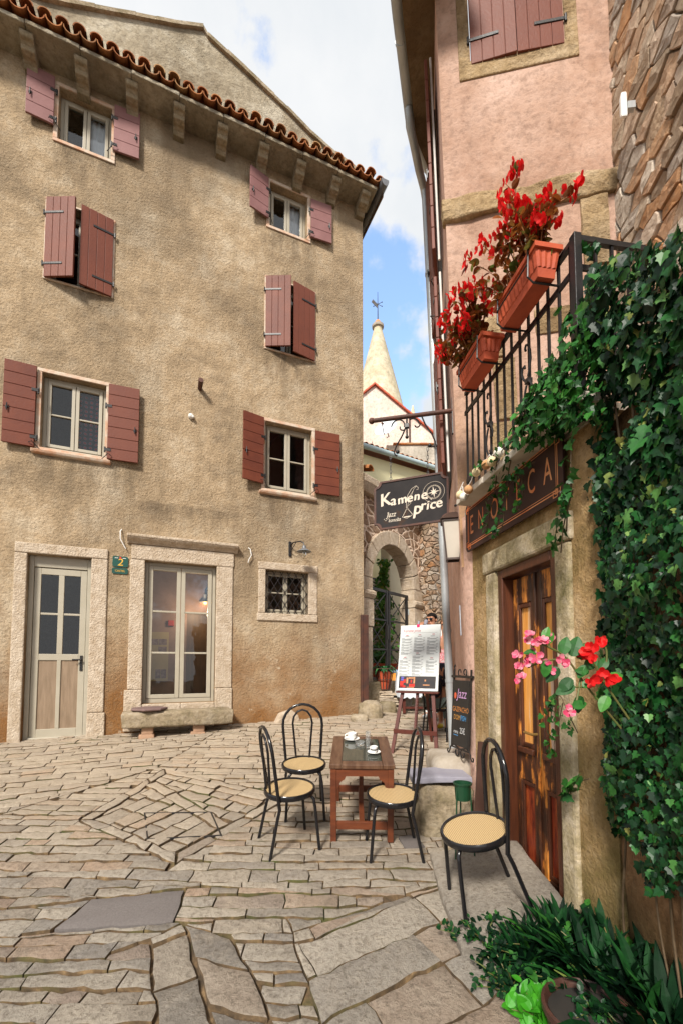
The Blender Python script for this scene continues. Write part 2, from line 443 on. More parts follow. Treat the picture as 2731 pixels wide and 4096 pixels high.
def rows(reg, ang, dep, ln, seed, wob=.02):
    rg = random.Random(seed); ca, sa = math.cos(R(ang)), math.sin(R(ang))
    loc = [(x*ca+y*sa, -x*sa+y*ca) for x, y in reg]
    u0, u1 = min(p[0] for p in loc)-.5, max(p[0] for p in loc)+.5
    v, v1 = min(p[1] for p in loc)-.1, max(p[1] for p in loc)+.1
    k = 0; out = []
    def edge(u, kk, v): return v+wob*2*noise.noise(V((u*1.3, kk*3.7+seed, 0)))+wob*.6*noise.noise(V((u*5, kk*2.1+seed, 4)))
    while v < v1:
        h = rg.uniform(*dep); u = u0-rg.random()*ln[1]
        while u < u1:
            l = rg.uniform(*ln); s1 = 0
            if rg.random() < .1: l *= .5
            q = [(u, edge(u, k, v)), (u+l, edge(u+l, k, v)), (u+l, edge(u+l, k+1, v+h)), (u, edge(u, k+1, v+h))]
            q = [(x*ca-y*sa, x*sa+y*ca) for x, y in q]
            q = inside(q, reg)
            if q: out.append(q)
            u += l
        v += h; k += 1
    return out

DIA = [(-1.21, 3.26), (-.5, 4.45), (-2.05, 5.12), (-2.28, 3.86)]
DRAIN = [(-1.56, 3.58), (-.98, 3.67), (-1.19, 4.08), (-1.79, 4.03)]
PATCH = [(-1.66, 2.58), (-.98, 2.66), (-1.03, 2.99), (-1.60, 2.86)]
CURB = [(-.18, 1.4), (.12, 1.4), (-.62, 2.56), (-.93, 2.66)]
CURB2 = [(-.5, 1.4), (-.2, 1.4), (-.93, 2.66), (-1.08, 2.55)]
FR = [(-.62, 2.56), (.13, 1.4), (.3, .9), (3, .9), (3, 3.9), (1.35, 3.42), (.45, 2.98)]
FL = [(-6, .9), (-.1, .9), (-.1, 1.4), (-.5, 1.4), (-1.08, 2.55), (-2.1, 2.55), (-6, 1.9)]
WL = [(-7.5, 2.6), (-2.36, 4.0), (-2.15, 5.15), (-.9, 6.9), (-7.5, 4.7)]
MID = [(-7.5, .9), (3.5, .9), (3.5, 12.5), (-2.5, 12.5), (-7.5, 7.5)]
done = []; stones = []
def lay(polys, gap, ang=None):
    AX = None if ang is None else (math.cos(R(ang)), math.sin(R(ang)))
    for p in polys:
        ps = [p]
        for c in done: ps = [r for q in ps for r in (minus(q, c) if abs(poly_area(inside(q, c) or [(0, 0)]*3)) > 2e-4 else [q])]
        for q in ps:
            if abs(poly_area(q)) < .004: continue
            i = inset(q, gap, AX)
            if i and abs(poly_area(i)) > .0022: stones.append((i, gap))
def lerp(a, b, t): return (a[0]+(b[0]-a[0])*t, a[1]+(b[1]-a[1])*t)
lay([[lerp(PATCH[0], PATCH[0], 0)]+PATCH[1:]], .012); patch = stones.pop(); done.append(PATCH)
ctr = lerp(lerp(DIA[0], DIA[2], .5), lerp(DIA[1], DIA[3], .5), .5)
inn = [lerp(p, ctr, .15) for p in DIA]
for i in range(4):
    a, b, c, d = DIA[i], DIA[(i+1) % 4], inn[(i+1) % 4], inn[i]; t = 0
    while t < 1:
        t2 = min(1, t+uni(.22, .38)); t2 = 1 if t2 > .9 else t2
        lay([[lerp(a, b, t), lerp(a, b, t2), lerp(d, c, t2), lerp(d, c, t)]], .009); t = t2
sp0, sp1 = lerp(inn[0], inn[1], .42), lerp(inn[2], inn[3], .25)
side = lambda k: [q for q in [clip(inn, sp0, sp1, off=.06, keep=k)] if len(q) > 2][0]
dr = (sp1[0]-sp0[0], sp1[1]-sp0[1]); l = math.hypot(*dr); nx, ny = -dr[1]/l*.06, dr[0]/l*.06; t = 0
while t < 1:
    t2 = min(1, t+uni(.15, .3)); a, b = lerp(sp0, sp1, t), lerp(sp0, sp1, t2)
    lay([[(a[0]-nx, a[1]-ny), (b[0]-nx, b[1]-ny), (b[0]+nx, b[1]+ny), (a[0]+nx, a[1]+ny)]], .008); t = t2
lay(rows(side(1), 62, (.13, .2), (.2, .42), 3, .012), .009)
lay(rows(side(-1), -24, (.11, .17), (.2, .4), 5, .012), .009)
done.append(DIA)
for q in (CURB, CURB2):
    a, b, c, d = q; t = 0
    while t < 1:
        t2 = min(1, t+uni(.2, .34)); lay([[lerp(a, d, t), lerp(b, c, t), lerp(b, c, t2), lerp(a, d, t2)]], .008); t = t2
    done.append(q)
lay(rows(FR, 29, (.22, .30), (.45, .95), 7, .010), .0066, 29); done += [FR]
lay(rows(FL, 12, (.14, .26), (.3, .75), 9, .014), .0066, 12); done += [FL]
lay(rows(WL, 21, (.085, .14), (.2, .5), 13, .02), .0058, 21); done += [WL]
lay(rows(MID, 2, (.075, .125), (.18, .5), 17, .022), .0058, 2)

def ground_z(x, y): return gz(x, y)+.012*noise.noise(V((x*.9, y*.9, 3)))
def stone_mesh(mb, p, rg, bev=.010, rise=.012, jit=.013):
    pts = []
    for i in range(len(p)):
        a, b = p[i], p[(i+1) % len(p)]; L_ = math.dist(a, b); n = max(1, int(L_/.055))
        pts += [lerp(a, b, k/n) for k in range(n)]
    q = []
    for x, y in pts:
        d = noise.noise_vector(V((x*11, y*11, 1.7)))
        q.append((x+d.x*jit*1.6, y+d.y*jit*1.6))
    cx, cy = sum(x for x, y in q)/len(q), sum(y for x, y in q)/len(q)
    h = rg.uniform(-.006, .008); tx, ty = rg.uniform(-.012, .012), rg.uniform(-.016, .016)
    rr = max(math.dist(a, (cx, cy)) for a in q)
    def ring(s_in, z):
        o = []
        for x, y in q:
            dx, dy = x-cx, y-cy; L_ = math.hypot(dx, dy) or 1
            k = 1-min(s_in/L_, .6)
            xx, yy = cx+dx*k, cy+dy*k
            o.append((xx, yy, ground_z(xx, yy)+h+z+tx*dx+ty*dy+.006*noise.noise(V((xx*9, yy*9, 8)))))
        return o
    n = len(q); vs_ = ring(0, -.03)+ring(.002, rise-.004)+ring(bev, rise)+ring(rr*.45, rise+.001)
    vs_.append((cx, cy, ground_z(cx, cy)+h+rise+.001))
    fs = [(r*n+i, r*n+(i+1) % n, (r+1)*n+(i+1) % n, (r+1)*n+i) for r in range(3) for i in range(n)]
    fs += [(3*n+i, 3*n+(i+1) % n, 4*n) for i in range(n)]
    DIRT.extend(range(len(mb.f), len(mb.f)+n)); mb.add(vs_, fs)
DIRT = []

def cells(reg, flat, sp_, seed):
    """irregular rubble: flattened cells round scattered points"""
    rg = random.Random(seed); (x0, z0), (x1, z1) = reg[0], reg[2]; pts = []
    for _ in range(26000):
        p = (rg.uniform(x0, x1), rg.uniform(z0, z1)*flat)
        d = sp_*(.55+.9*abs(noise.noise(V((p[0]*1.7, p[1]*1.2, seed)))))
        if all((p[0]-q[0])**2+(p[1]-q[1])**2 > d*d for q in pts): pts.append(p)
        if len(pts) > 1500: break
    out = []
    for p in pts:
        c = [(p[0]-.5, p[1]-.5), (p[0]+.5, p[1]-.5), (p[0]+.5, p[1]+.5), (p[0]-.5, p[1]+.5)]
        for q in sorted(pts, key=lambda q: (p[0]-q[0])**2+(p[1]-q[1])**2)[1:16]:
            m = ((p[0]+q[0])/2, (p[1]+q[1])/2); dx, dz = q[0]-p[0], q[1]-p[1]
            c = clip(c, m, (m[0]-dz, m[1]+dx))
            if len(c) < 3: break
        if len(c) > 2:
            c = inside([(a, b/flat) for a, b in c], reg)
            if c: out.append(c)
    return out
def masonry(mb, T, reg, ang, dep, ln, gap, seed, out=.05, wob=.03):
    """courses of rough stones standing proud of a wall; T takes (x along, y out of the wall = -y, z up)"""
    rg = random.Random(seed)
    for p in cells(reg, ang, ln, seed):
        q = inset(p, gap)
        if not q or abs(poly_area(q)) < .002: continue
        pts = []
        for i in range(len(q)):
            a, b = q[i], q[(i+1) % len(q)]; L_ = math.dist(a, b); n = max(1, int(L_/.05)); pts += [lerp(a, b, k/n) for k in range(n)]
        pts = [(x+.016*noise.noise(V((x*9, z*9, seed))), z+.016*noise.noise(V((x*9, z*9, seed+5)))) for x, z in pts]
        cx, cz = sum(a for a, b in pts)/len(pts), sum(b for a, b in pts)/len(pts); h = rg.uniform(.3, 1)*out; n = len(pts); vs_ = []
        for k, hh in ((1, -.02), (.985, h*.7), (.93, h), (.4, h*1.02)):
            for x, z in pts: vs_.append((cx+(x-cx)*k, -hh-.012*noise.noise(V((x*8, z*8, seed+2)))*(k < 1), cz+(z-cz)*k))
        vs_.append((cx, -h*1.1, cz))
        mb.add([T @ V(v) for v in vs_], [(r*n+i, r*n+(i+1) % n, (r+1)*n+(i+1) % n, (r+1)*n+i) for r in range(3) for i in range(n)]+[(3*n+i, 3*n+(i+1) % n, 4*n) for i in range(n)])
    return mb

def stone_material(name, stops, warm):
    t = NT(name)
    col = t.ramp(t.island(), stops)
    n1, n2, n3 = t.noise(9, 9, .8), t.noise(34, 8, .78), t.noise(.55, 4)
    col = t.mix(t.range(n1, .45, .7, .0, .5), col, (.52, .45, .36))
    col = t.mix(t.range(n2, .48, .66, .0, .75), col, (.11, .085, .06))
    n5 = t.noise(1.7, 7, .7); col = t.mix(t.range(n5, .52, .68, 0, .45), col, (.16, .135, .11)); col = t.mix(t.range(n5, .30, .42, .4, 0), col, (.60, .50, .38))
    y = t.xyz()[1]
    col = t.mix(t.math('MULTIPLY', t.math('ADD', t.range(y, 2.6, 4.6), t.math('MULTIPLY', t.math('SUBTRACT', n3, .5), .8)), .5), col, warm)   # trodden, sandier stone up the street
    h = t.math('ADD', t.math('MULTIPLY', n1, .8), n2)
    return t.out(col, t.range(n1, .3, .7, .38, .75), t.bump(h, 1, .026), spec=.35)
M_COB = stone_material('worn_paving_stone', [(0, (.20, .18, .16)), (.2, (.42, .37, .305)), (.4, (.27, .245, .22)), (.6, (.50, .44, .36)), (.78, (.34, .29, .235)), (.92, (.42, .29, .205)), (1, (.22, .21, .20))], (.56, .44, .31))
def wall_stone(name, stops):
    t = NT(name); col = t.ramp(t.island(), stops); n1, n2 = t.noise(9, 8, .75), t.noise(30, 6, .75)
    col = t.mix(t.range(n1, .45, .68, 0, .6), col, tuple(x*.45 for x in stops[1][1])); col = t.mix(t.range(n1, .3, .42, .5, 0), col, (.6, .52, .42))
    return t.out(col, .92, t.bump(t.math('ADD', n1, t.math('MULTIPLY', n2, .6)), 1, .03), spec=.15)
rg = random.Random(4)
mb = MB()
for p, g in stones:
    cx, cy = sum(x for x, y in p)/len(p), sum(y for x, y in p)/len(p)
    if cy > .9 and abs(cx)/max(cy, .1) < 1.05: stone_mesh(mb, p, rg)
pv = mb.build('paving', M_COB, smooth=True); pv['kind'] = 'structure'; DIRT_PAV = list(DIRT)
t = NT('tarmac'); n = t.noise(90, 4, .8)
M_TAR = t.out(t.ramp(n, [(.3, (.11, .095, .09)), (.7, (.17, .15, .14))]), .9, t.bump(n, .5, .006))
pb = MB(); stone_mesh(pb, patch[0], rg, .02, .014, .01)
pb.build('repair_patch', M_TAR, smooth=True)['kind'] = 'structure'

t = NT('sandy_joint'); n = t.noise(14, 6); n2 = t.noise(2.2, 5)
col = t.ramp(n, [(.35, (.05, .033, .018)), (.55, (.13, .083, .042)), (.75, (.30, .20, .10))])
col = t.mix(t.range(n2, .52, .66, 0, .75), col, (.06, .075, .015))
M_JOINT = t.out(col, .95, t.bump(n, .8, .02))
pv.data.materials.append(M_JOINT)
for i in DIRT_PAV: pv.data.polygons[i].material_index = 1
mb = MB(); xs = [-70, -40, -20, -12]+[-8+.4*i for i in range(33)]+[6, 8, 12, 20, 40, 70]; ys = [-40, -20, -8, -3, 0]+[.5+.3*i for i in range(40)]+[13, 16, 20, 30, 60, 120]
vv = [(x, y, ground_z(x, y)-.014) for y in ys for x in xs]; nx_ = len(xs)
mb.add(vv, [(j*nx_+i, j*nx_+i+1, (j+1)*nx_+i+1, (j+1)*nx_+i) for j in range(len(ys)-1) for i in range(nx_-1)])
mb.build('ground', M_JOINT, smooth=True)['kind'] = 'structure'

# the lid frame of the drain, flush with the stones
mb = MB(); o_ = DRAIN; i_ = [lerp(p, lerp(lerp(o_[0], o_[2], .5), lerp(o_[1], o_[3], .5), .5), .045) for p in o_]
for k in range(4):
    a, b, c, d = o_[k], o_[(k+1) % 4], i_[(k+1) % 4], i_[k]
    mb.add([(*p, ground_z(*p)+z) for z in (.0, .016) for p in (a, b, c, d)], [(4, 5, 6, 7), (0, 1, 5, 4), (1, 2, 6, 5), (2, 3, 7, 6), (3, 0, 4, 7)])
tag(mb.build('manhole_frame', M_IRON), 'square iron manhole frame filled with paving stones in the middle of the street', 'manhole')
mb = MB(); o_ = [(.5, 3.52), (.66, 3.55), (.62, 3.74), (.47, 3.7)]
mb.add([(*p, ground_z(*p)+z) for z in (0, .026) for p in o_], [(4, 5, 6, 7), (0, 1, 5, 4), (1, 2, 6, 5), (2, 3, 7, 6), (3, 0, 4, 7)])
tag(mb.build('drain_cover', M_TAR), 'small grey metal drain cover by the right feet of the coffee table', 'drain cover')
# ------------------------------------------------------------------ the beige house on the left
LHM = tr(.408, 8) @ rz(math.atan2(.3872, .9221))
house = thing('stucco_house', 'tall beige stucco house with oxblood shutters and a tiled eave on corbels', 'house', M=LHM)

M_ZINCD = mat('dull_zinc', (.22, .23, .24), (.15, .15, .16), 3, .5, .15, 20, metal=.4)
M_BLIND = mat('white_curtain', (.85, .86, .9), (.8, .81, .85), 5, .9)
t = NT('dotted_cloth'); v_ = t.new('TexVoronoi'); t.put(v_.inputs['Vector'], t.stretch((1, 0, 1))); v_.inputs['Scale'].default_value = 14; v_.inputs['Randomness'].default_value = .1
M_DOTS = t.out(t.ramp(v_.outputs['Distance'], [(.0, (.35, .02, .02)), (.22, (.4, .05, .03)), (.30, (.05, .12, .2)), (.42, (.02, .015, .02))]), .9)
def wall_holes(mb, x0, x1, z0, z1, holes, rev):
    xs = sorted({x0, x1, *[h[0] for h in holes], *[h[1] for h in holes]})
    zs = sorted({z0, z1, *[h[2] for h in holes], *[h[3] for h in holes]})
    for i in range(len(xs)-1):
        for j in range(len(zs)-1):
            mx, mz = (xs[i]+xs[i+1])/2, (zs[j]+zs[j+1])/2
            if any(h[0] < mx < h[1] and h[2] < mz < h[3] for h in holes): continue
            mb.add([(xs[i], 0, zs[j]), (xs[i+1], 0, zs[j]), (xs[i+1], 0, zs[j+1]), (xs[i], 0, zs[j+1])], [(0, 1, 2, 3)])
    for a, b, c, d in holes:
        mb.add([(a,0,c),(b,0,c),(b,0,d),(a,0,d),(a,rev,c),(b,rev,c),(b,rev,d),(a,rev,d)], [(0,4,5,1),(1,5,6,2),(2,6,7,3),(3,7,4,0)])
    return mb

WIN = dict(atticL=(-5.02, -4.32, 9.52, 10.36), atticR=(-1.82, -1.12, 9.48, 10.30), upL=(-5.10, -4.26, 7.33, 8.52), upR=(-1.86, -.99, 7.22, 8.50),
           firstL=(-5.09, -4.28, 4.80, 5.90), firstR=(-1.86, -1.02, 4.72, 5.90))
DOOR1 = (-5.18, -4.40, .55, 3.26); DOOR2 = (-3.69, -2.63, 1.12, 3.30); SMALL = (-1.83, -1.07, 2.58, 3.32)
mb = wall_holes(MB(), -9, 0, 0, 10.75, list(WIN.values())+[DOOR1, DOOR2, SMALL], .3)
mb.add([(0,0,0),(0,8,0),(0,8,10.75),(0,0,10.75),(-9,0,0),(-9,8,0),(-9,8,10.75),(-9,0,10.75)], [(0,1,2,3),(5,4,7,6),(1,5,6,2),(7,3,2,6)])
mb.build('wall', M_STUC, house)

M_SURR = mat('worn_window_surround', (.60, .50, .40), (.52, .26, .14), 5, .85, .4, 40, lo=.42, hi=.68)
def surround(name, h, wd, top=None, bot=None, proud=.018, m=M_SURR, bevel=.006):
    a, b, c, d = h; top = top or wd; bot = wd if bot is None else bot; mb = MB()
    mb.box(a-wd, a-.002, -proud, .05, c, d); mb.box(b+.002, b+wd, -proud, .05, c, d)
    mb.box(a-wd, b+wd, -proud-.002, .05, d+.002, d+top)
    if bot: mb.box(a-wd, b+wd, -proud-.002, .05, c-bot, c-.002)
    return mb.build(name, m, house, bevel=bevel)

def casement(h, cols=2, rws=2, rec=.13, fw=.05, sash=.045, name='window', bar=.022, parent=None, low=None):
    """frame with sashes, glazing bars and one pane a sash"""
    a, b, c, d = h; parent = parent or house; mb = MB(); y0, y1 = rec, rec+.06
    mb.box(a, a+fw, y0, y1, c, d); mb.box(b-fw, b, y0, y1, c, d)
    mb.box(a+fw, b-fw, y0, y1, d-fw, d); mb.box(a+fw, b-fw, y0-.01, y1, c, c+fw*1.2)
    f = mb.build('window', M_FRAME, parent, bevel=.006) if name == 'window' else mb.build(name, M_FRAME, parent, bevel=.006)
    wd = (b-a-2*fw)/cols
    for k in range(cols):
        xa, xb = a+fw+k*wd+.004, a+fw+(k+1)*wd-.004; za, zb = c+fw*1.2+.004, d-fw-.004; s = MB(); sy = y0-.018
        s.box(xa, xa+sash, sy, y1-.02, za, zb); s.box(xb-sash, xb, sy, y1-.02, za, zb)
        s.box(xa+sash, xb-sash, sy, y1-.02, za, za+sash); s.box(xa+sash, xb-sash, sy, y1-.02, zb-sash, zb)
        for r in range(1, rws):
            zz = za+sash+(zb-za-2*sash)*r/rws
            s.box(xa+sash, xb-sash, sy+.008, y1-.025, zz-bar/2, zz+bar/2)
        s.build('sash', M_FRAME, f, bevel=.004)
        g = MB().add([(xa+sash, y0+.015, za+sash), (xb-sash, y0+.015, za+sash), (xb-sash, y0+.015, zb-sash), (xa+sash, y0+.015, zb-sash)], [(0, 1, 2, 3)])
        g.build('glass_pane', M_GLASS, f)
    return f

def shutter(hx, side, wd, z0, z1, ang, lie, y=-.035, parent=None, n=None, T0=None):
    """boards on a hinge at hx; side=+1 reaches right; ang degrees swung out of the wall plane; lie 'h' or 'v' boards"""
    parent = parent or house; T = (T0 or Matrix.Identity(4)) @ tr(hx, y) @ rz(-R(ang)*side)
    mb = MB(T); th = .032
    if lie == 'h':
        n = n or max(4, round((z1-z0)/.16)); s = (z1-z0)/n
        for k in range(n): mb.box(*sorted((0, side*wd)), -th, 0, z0+k*s+.003, z0+(k+1)*s-.003)
    else:
        n = n or 4; s = wd/n
        for k in range(n): mb.box(*sorted((side*(k*s+.002), side*((k+1)*s-.002))), -th, 0, z0, z1)
    mb.box(*sorted((side*.02, side*(wd-.02))), -th*.7, -th*.3, z0+.01, z1-.01)
    p = mb.build('shutter', M_SHUTSKY if z0 > 9 and parent is house else M_SHUT, parent, bevel=.004)
    if lie == 'v':
        for zz in (z0+.16*(z1-z0), z0+.80*(z1-z0)):
            h = MB(T); h.box(*sorted((side*-.02, side*wd*.62)), -th-.008, -th, zz-.014, zz+.014)
            h.tube([(side*-.02, -th-.004, zz-.035), (side*-.02, -th-.004, zz+.035)], .012, 8)
            h.build('hinge_strap', M_IRON, p)
    else:
        for zz in (z0+.12*(z1-z0), z0+.70*(z1-z0)):
            h = MB(T); h.box(*sorted((side*-.03, side*.05)), -th-.006, -th, zz-.02, zz+.02); h.tube([(side*-.03, -th+.01, zz-.04), (side*-.03, -th+.01, zz+.04)], .013, 8)
            h.build('hinge', M_IRON, p)
        h = MB(T); zz = z0+.42*(z1-z0)
        h.tube([(side*(wd-.05), -th-.02, zz-.05), (side*(wd-.05), -th-.02, zz+.05)], .008, 6); h.box(*sorted((side*(wd-.07), side*(wd-.03))), -th-.012, -th, zz-.012, zz+.012)
        h.build('latch', M_IRON, p)
        h = MB(T); h.tube([(side*.06, -th-.012, z0+.05), (side*.02, -th-.05, z0+.06), (side*-.09, -.005, z0-.03)], .006, 6); h.build('stay_hook', M_IRON, p)
    return p

for k in ('atticL', 'atticR', 'firstL', 'firstR'):
    surround('window_surround', WIN[k], .06, .055, .05)
for k in ('upL', 'upR'): surround('window_surround', WIN[k], .035, .03, .03)
for k in ('firstL', 'firstR'):
    a, b, c, d = WIN[k]
    MB().prismx([(-.075, c-.055), (.04, c-.055), (.04, c-.11), (-.055, c-.10)], a-.1, b+.09).build('sill', M_SURR, house, bevel=.012)
casement(WIN['atticL'], 2, 1); casement(WIN['atticR'], 2, 1)
casement(WIN['firstL'], 2, 2, .11); casement(WIN['firstR'], 2, 2, .11)
casement(WIN['upL'], 2, 2, .14); casement(WIN['upR'], 2, 2, .14)
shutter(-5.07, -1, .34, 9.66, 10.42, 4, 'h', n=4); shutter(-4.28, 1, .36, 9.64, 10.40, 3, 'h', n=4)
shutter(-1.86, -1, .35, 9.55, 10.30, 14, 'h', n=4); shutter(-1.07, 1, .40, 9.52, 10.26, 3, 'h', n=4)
shutter(-5.11, 1, .43, 7.31, 8.53, 24, 'v', y=-.01, n=4); shutter(-4.25, -1, .43, 7.30, 8.53, 11, 'v', y=-.01, n=4)
shutter(-1.87, 1, .44, 7.22, 8.50, 24, 'v', y=-.01, n=4); shutter(-.98, -1, .44, 7.20, 8.50, 12, 'v', y=-.01, n=4)
shutter(-5.15, -1, .37, 4.76, 5.94, 3, 'h', n=7); shutter(-4.24, 1, .42, 4.76, 5.92, 3, 'h', n=7)
shutter(-1.90, -1, .37, 4.77, 5.93, 13, 'h', n=7); shutter(-.97, 1, .46, 4.75, 5.90, 3, 'h', n=7)

# ground floor: two doors and the barred window, all set in pale stone
def stone_surround(name, blocks, m=M_LIME):
    mb = MB()
    for bx in blocks: mb.box(*bx)
    return mb.build(name, m, house, bevel=.014, seg=2)
a, b, c, d = DOOR1
stone_surround('door_surround', [(-5.34, a, -.03, .2, .4, .62), (-5.33, a, -.025, .2, .625, d), (b, -4.19, -.025, .2, 1.02, d), (b, -4.17, -.034, .2, .4, 1.015), (-5.33, -4.19, -.03, .2, d+.004, 3.41)])
mb = MB(); y = .1
mb.box(a, a+.06, y, y+.07, c, d); mb.box(b-.06, b, y, y+.07, c, d); mb.box(a+.06, b-.06, y, y+.07, d-.16, d)
dr1 = mb.build('door', M_FRAME, house, bevel=.006)
mb = MB(); y = .115
xa, xb = a+.065, b-.065
mb.box(xa, xa+.08, y, y+.045, .66, 3.09); mb.box(xb-.08, xb, y, y+.045, .66, 3.09)
for z0, z1 in ((.66, .8), (1.77, 1.86), (3.0, 3.09)): mb.box(xa+.08, xb-.08, y, y+.045, z0, z1)
mb.box(-4.82, -4.75, y, y+.045, 1.86, 3.0); mb.box(-4.81, -4.76, y, y+.045, .8, 1.77)
mb.box(xa+.08, xb-.08, y+.01, y+.035, 2.42, 2.45)
mb.build('leaf', M_FRAME, dr1, bevel=.005)
MB().box(xa+.08, -4.81, y+.015, y+.03, .8, 1.77).box(-4.76, xb-.08, y+.015, y+.03, .8, 1.77).build('wood_panel', M_DOORP, dr1)
MB().box(xa-.01, xb+.01, .07, .115, .63, .69).build('kick_rail', M_FRAME, dr1, bevel=.01)
MB().add([(xa+.08, y+.02, 1.86), (xb-.08, y+.02, 1.86), (xb-.08, y+.02, 3.0), (xa+.08, y+.02, 3.0)], [(0, 1, 2, 3)]).build('glass_pane', M_GLASS, dr1)
mb = MB(); mb.box(xb-.06, xb-.025, y-.012, y, 1.62, 1.84); mb.tube([(xb-.042, y, 1.78), (xb-.042, y-.05, 1.78), (xb-.15, y-.055, 1.78)], .011, 8)
mb.build('handle', M_IRON, dr1, smooth=True)
MB().box(a, b, -.01, .25, .4, .6).build('threshold', M_LIME, house, bevel=.015)

a, b, c, d = DOOR2
stone_surround('door_surround', [(-3.89, a, -.025, .22, 1.34, d), (-3.93, a, -.035, .22, .72, 1.335), (b, -2.37, -.025, .22, 1.34, d), (b, -2.36, -.03, .22, .9, 1.335),
    (-3.88, -2.36, -.03, .22, d+.003, 3.53), (a+.003, -3.14, -.022, .3, .7, c-.003), (-3.137, b-.003, -.026, .3, .7, c-.003)])
MB().prismx([(.03, 3.535), (-.035, 3.535), (-.05, 3.56), (-.11, 3.60), (-.135, 3.63), (-.135, 3.665), (.03, 3.69)], -3.94, -2.30).build('door_cornice', M_LIME, house, bevel=.008)
fd = casement(DOOR2, 2, 3, .11, .055, .06, 'french_window', .028)
a, b, c, d = SMALL
stone_surround('window_surround', [(-1.95, a, -.022, .16, c, d), (b, -.91, -.022, .16, c, d), (-1.96, -.90, -.026, .16, d+.003, 3.45), (-1.97, -.90, -.028, .16, 2.45, c-.003)])
casement(SMALL, 2, 2, .15, .04, .035)
mb = MB(); n = 6
for k in range(-n, n+6):
    for sgn in (1, -1):
        x0 = a+.13*k if sgn > 0 else a+.13*k
        pts = []
        z0_, z1_ = c+.005, d-.005; dx = (z1_-z0_)*.62
        p, q = V((x0, .04, z0_)), V((x0+dx, .04, z1_))
        if sgn < 0: p, q = V((x0+dx, .052, z0_)), V((x0, .052, z1_))
        lo, hi = a+.005, b-.005
        t0, t1 = 0, 1
        dd = q.x-p.x
        ta, tb = sorted(((lo-p.x)/dd, (hi-p.x)/dd)); t0, t1 = max(0, ta), min(1, tb)
        if t1-t0 > .05: mb.bar(p+(q-p)*t0, p+(q-p)*t1, .013, .010)
mb.build('iron_grille', M_IRON, house)

# eave: slab, corbels, tiles
mb = MB(); x = -9.0
for i, e in enumerate([-8.1, -6.68, -5.36, -4.70, -4.03, -3.35, -2.68, -2.0, -1.34, -.68, .1]):
    mb.box(x, e-.004, -.44-.012*(i % 2), .02, 10.545, 10.605); x = e
mb.build('eave_slab', M_GABLE, house, bevel=.012)
cor = None
for x in (-6.7, -6.03, -5.36, -4.70, -4.03, -3.35, -2.68, -2.0, -1.34, -.68, -.09):
    if cor is None:
        prof = [(.02, 10.542), (-.37, 10.542), (-.375, 10.49), (-.35, 10.46), (-.31, 10.455), (-.28, 10.43), (-.26, 10.385), (-.20, 10.375), (-.15, 10.385), (-.11, 10.36), (-.08, 10.315), (.02, 10.30)]
        cor = MB().prismx(prof, -.085, .085).build('corbel', M_ROCK, house, bevel=.012); o = cor
    else: o = cor.copy(); C.objects.link(o); o.parent = house
    o.location = (x, 0, 0)
M_TILE = island_mat('clay_roof_tile', [(0, (.20, .075, .03)), (.3, (.34, .12, .045)), (.6, (.42, .17, .06)), (.85, (.27, .13, .06)), (1, (.46, .27, .12))], .85, .2, 16, .6)
sl = math.tan(R(17))
mb = MB()
def half_tile(mb, x, y0, y1, z0, r0, r1, conv, slope, th=.014, n=7, z_at=None):
    vs = []
    for rr in (0, th):
        for y, r in ((y0, r0), (y1, r1)):
            zc = z0+(y-y0)*slope
            for k in range(n+1):
                an = math.pi*k/n; c_, s_ = math.cos(an)*(r-rr), math.sin(an)*(r-rr)
                vs.append((x+c_, y, zc+(s_ if conv else -s_)))
    m = n+1; fs = []
    for k in range(n):
        fs += [(k, k+1, m+k+1, m+k), (2*m+k+1, 2*m+k, 3*m+k, 3*m+k+1), (k+1, k, 2*m+k, 2*m+k+1)]
    mb.add(vs, fs)
x = -9.0
while x < .2:
    j = uni(-.012, .012)
    half_tile(mb, x, -.51+j, .1, 10.725, .105, .09, False, sl)
    half_tile(mb, x+.105, -.53+uni(-.025, .025), .1, 10.70+uni(-.012, .012), .085, .1, True, sl)
    for r_ in range(1, 5):
        half_tile(mb, x+.105, -.53+r_*.4+j, .1+r_*.4, 10.70+r_*.4*sl+.012, .085, .1, True, sl)
    x += .21
mb.add([(-9, -.43, 10.62), (.24, -.43, 10.62), (.24, 4, 10.62+4.43*sl), (-9, 4, 10.62+4.43*sl), (.24, 4, 10.5), (-9, 4, 10.5), (.24, -.4, 10.5)], [(0, 1, 2, 3), (3, 2, 4, 5), (1, 6, 4, 2)])
mb.build('roof', M_TILE, house)
mb = MB()
for s in (0, 1):
    pts = [(.17+.1*math.cos(R(a_)), .0, 10.70+.1*math.sin(R(a_))) for a_ in range(180, 361, 20)]
ys_ = (-.56, 6)
vs_ = [(.20+.075*math.cos(R(a_)), yy, 10.66+.11*math.sin(R(a_))) for yy in ys_ for a_ in range(170, 371, 20)]
m_ = len(vs_)//2
mb.add(vs_, [(k, k+1, m_+k+1, m_+k) for k in range(m_-1)]+[tuple(range(m_))])
mb.build('gutter', M_ZINCD, house, smooth=True)

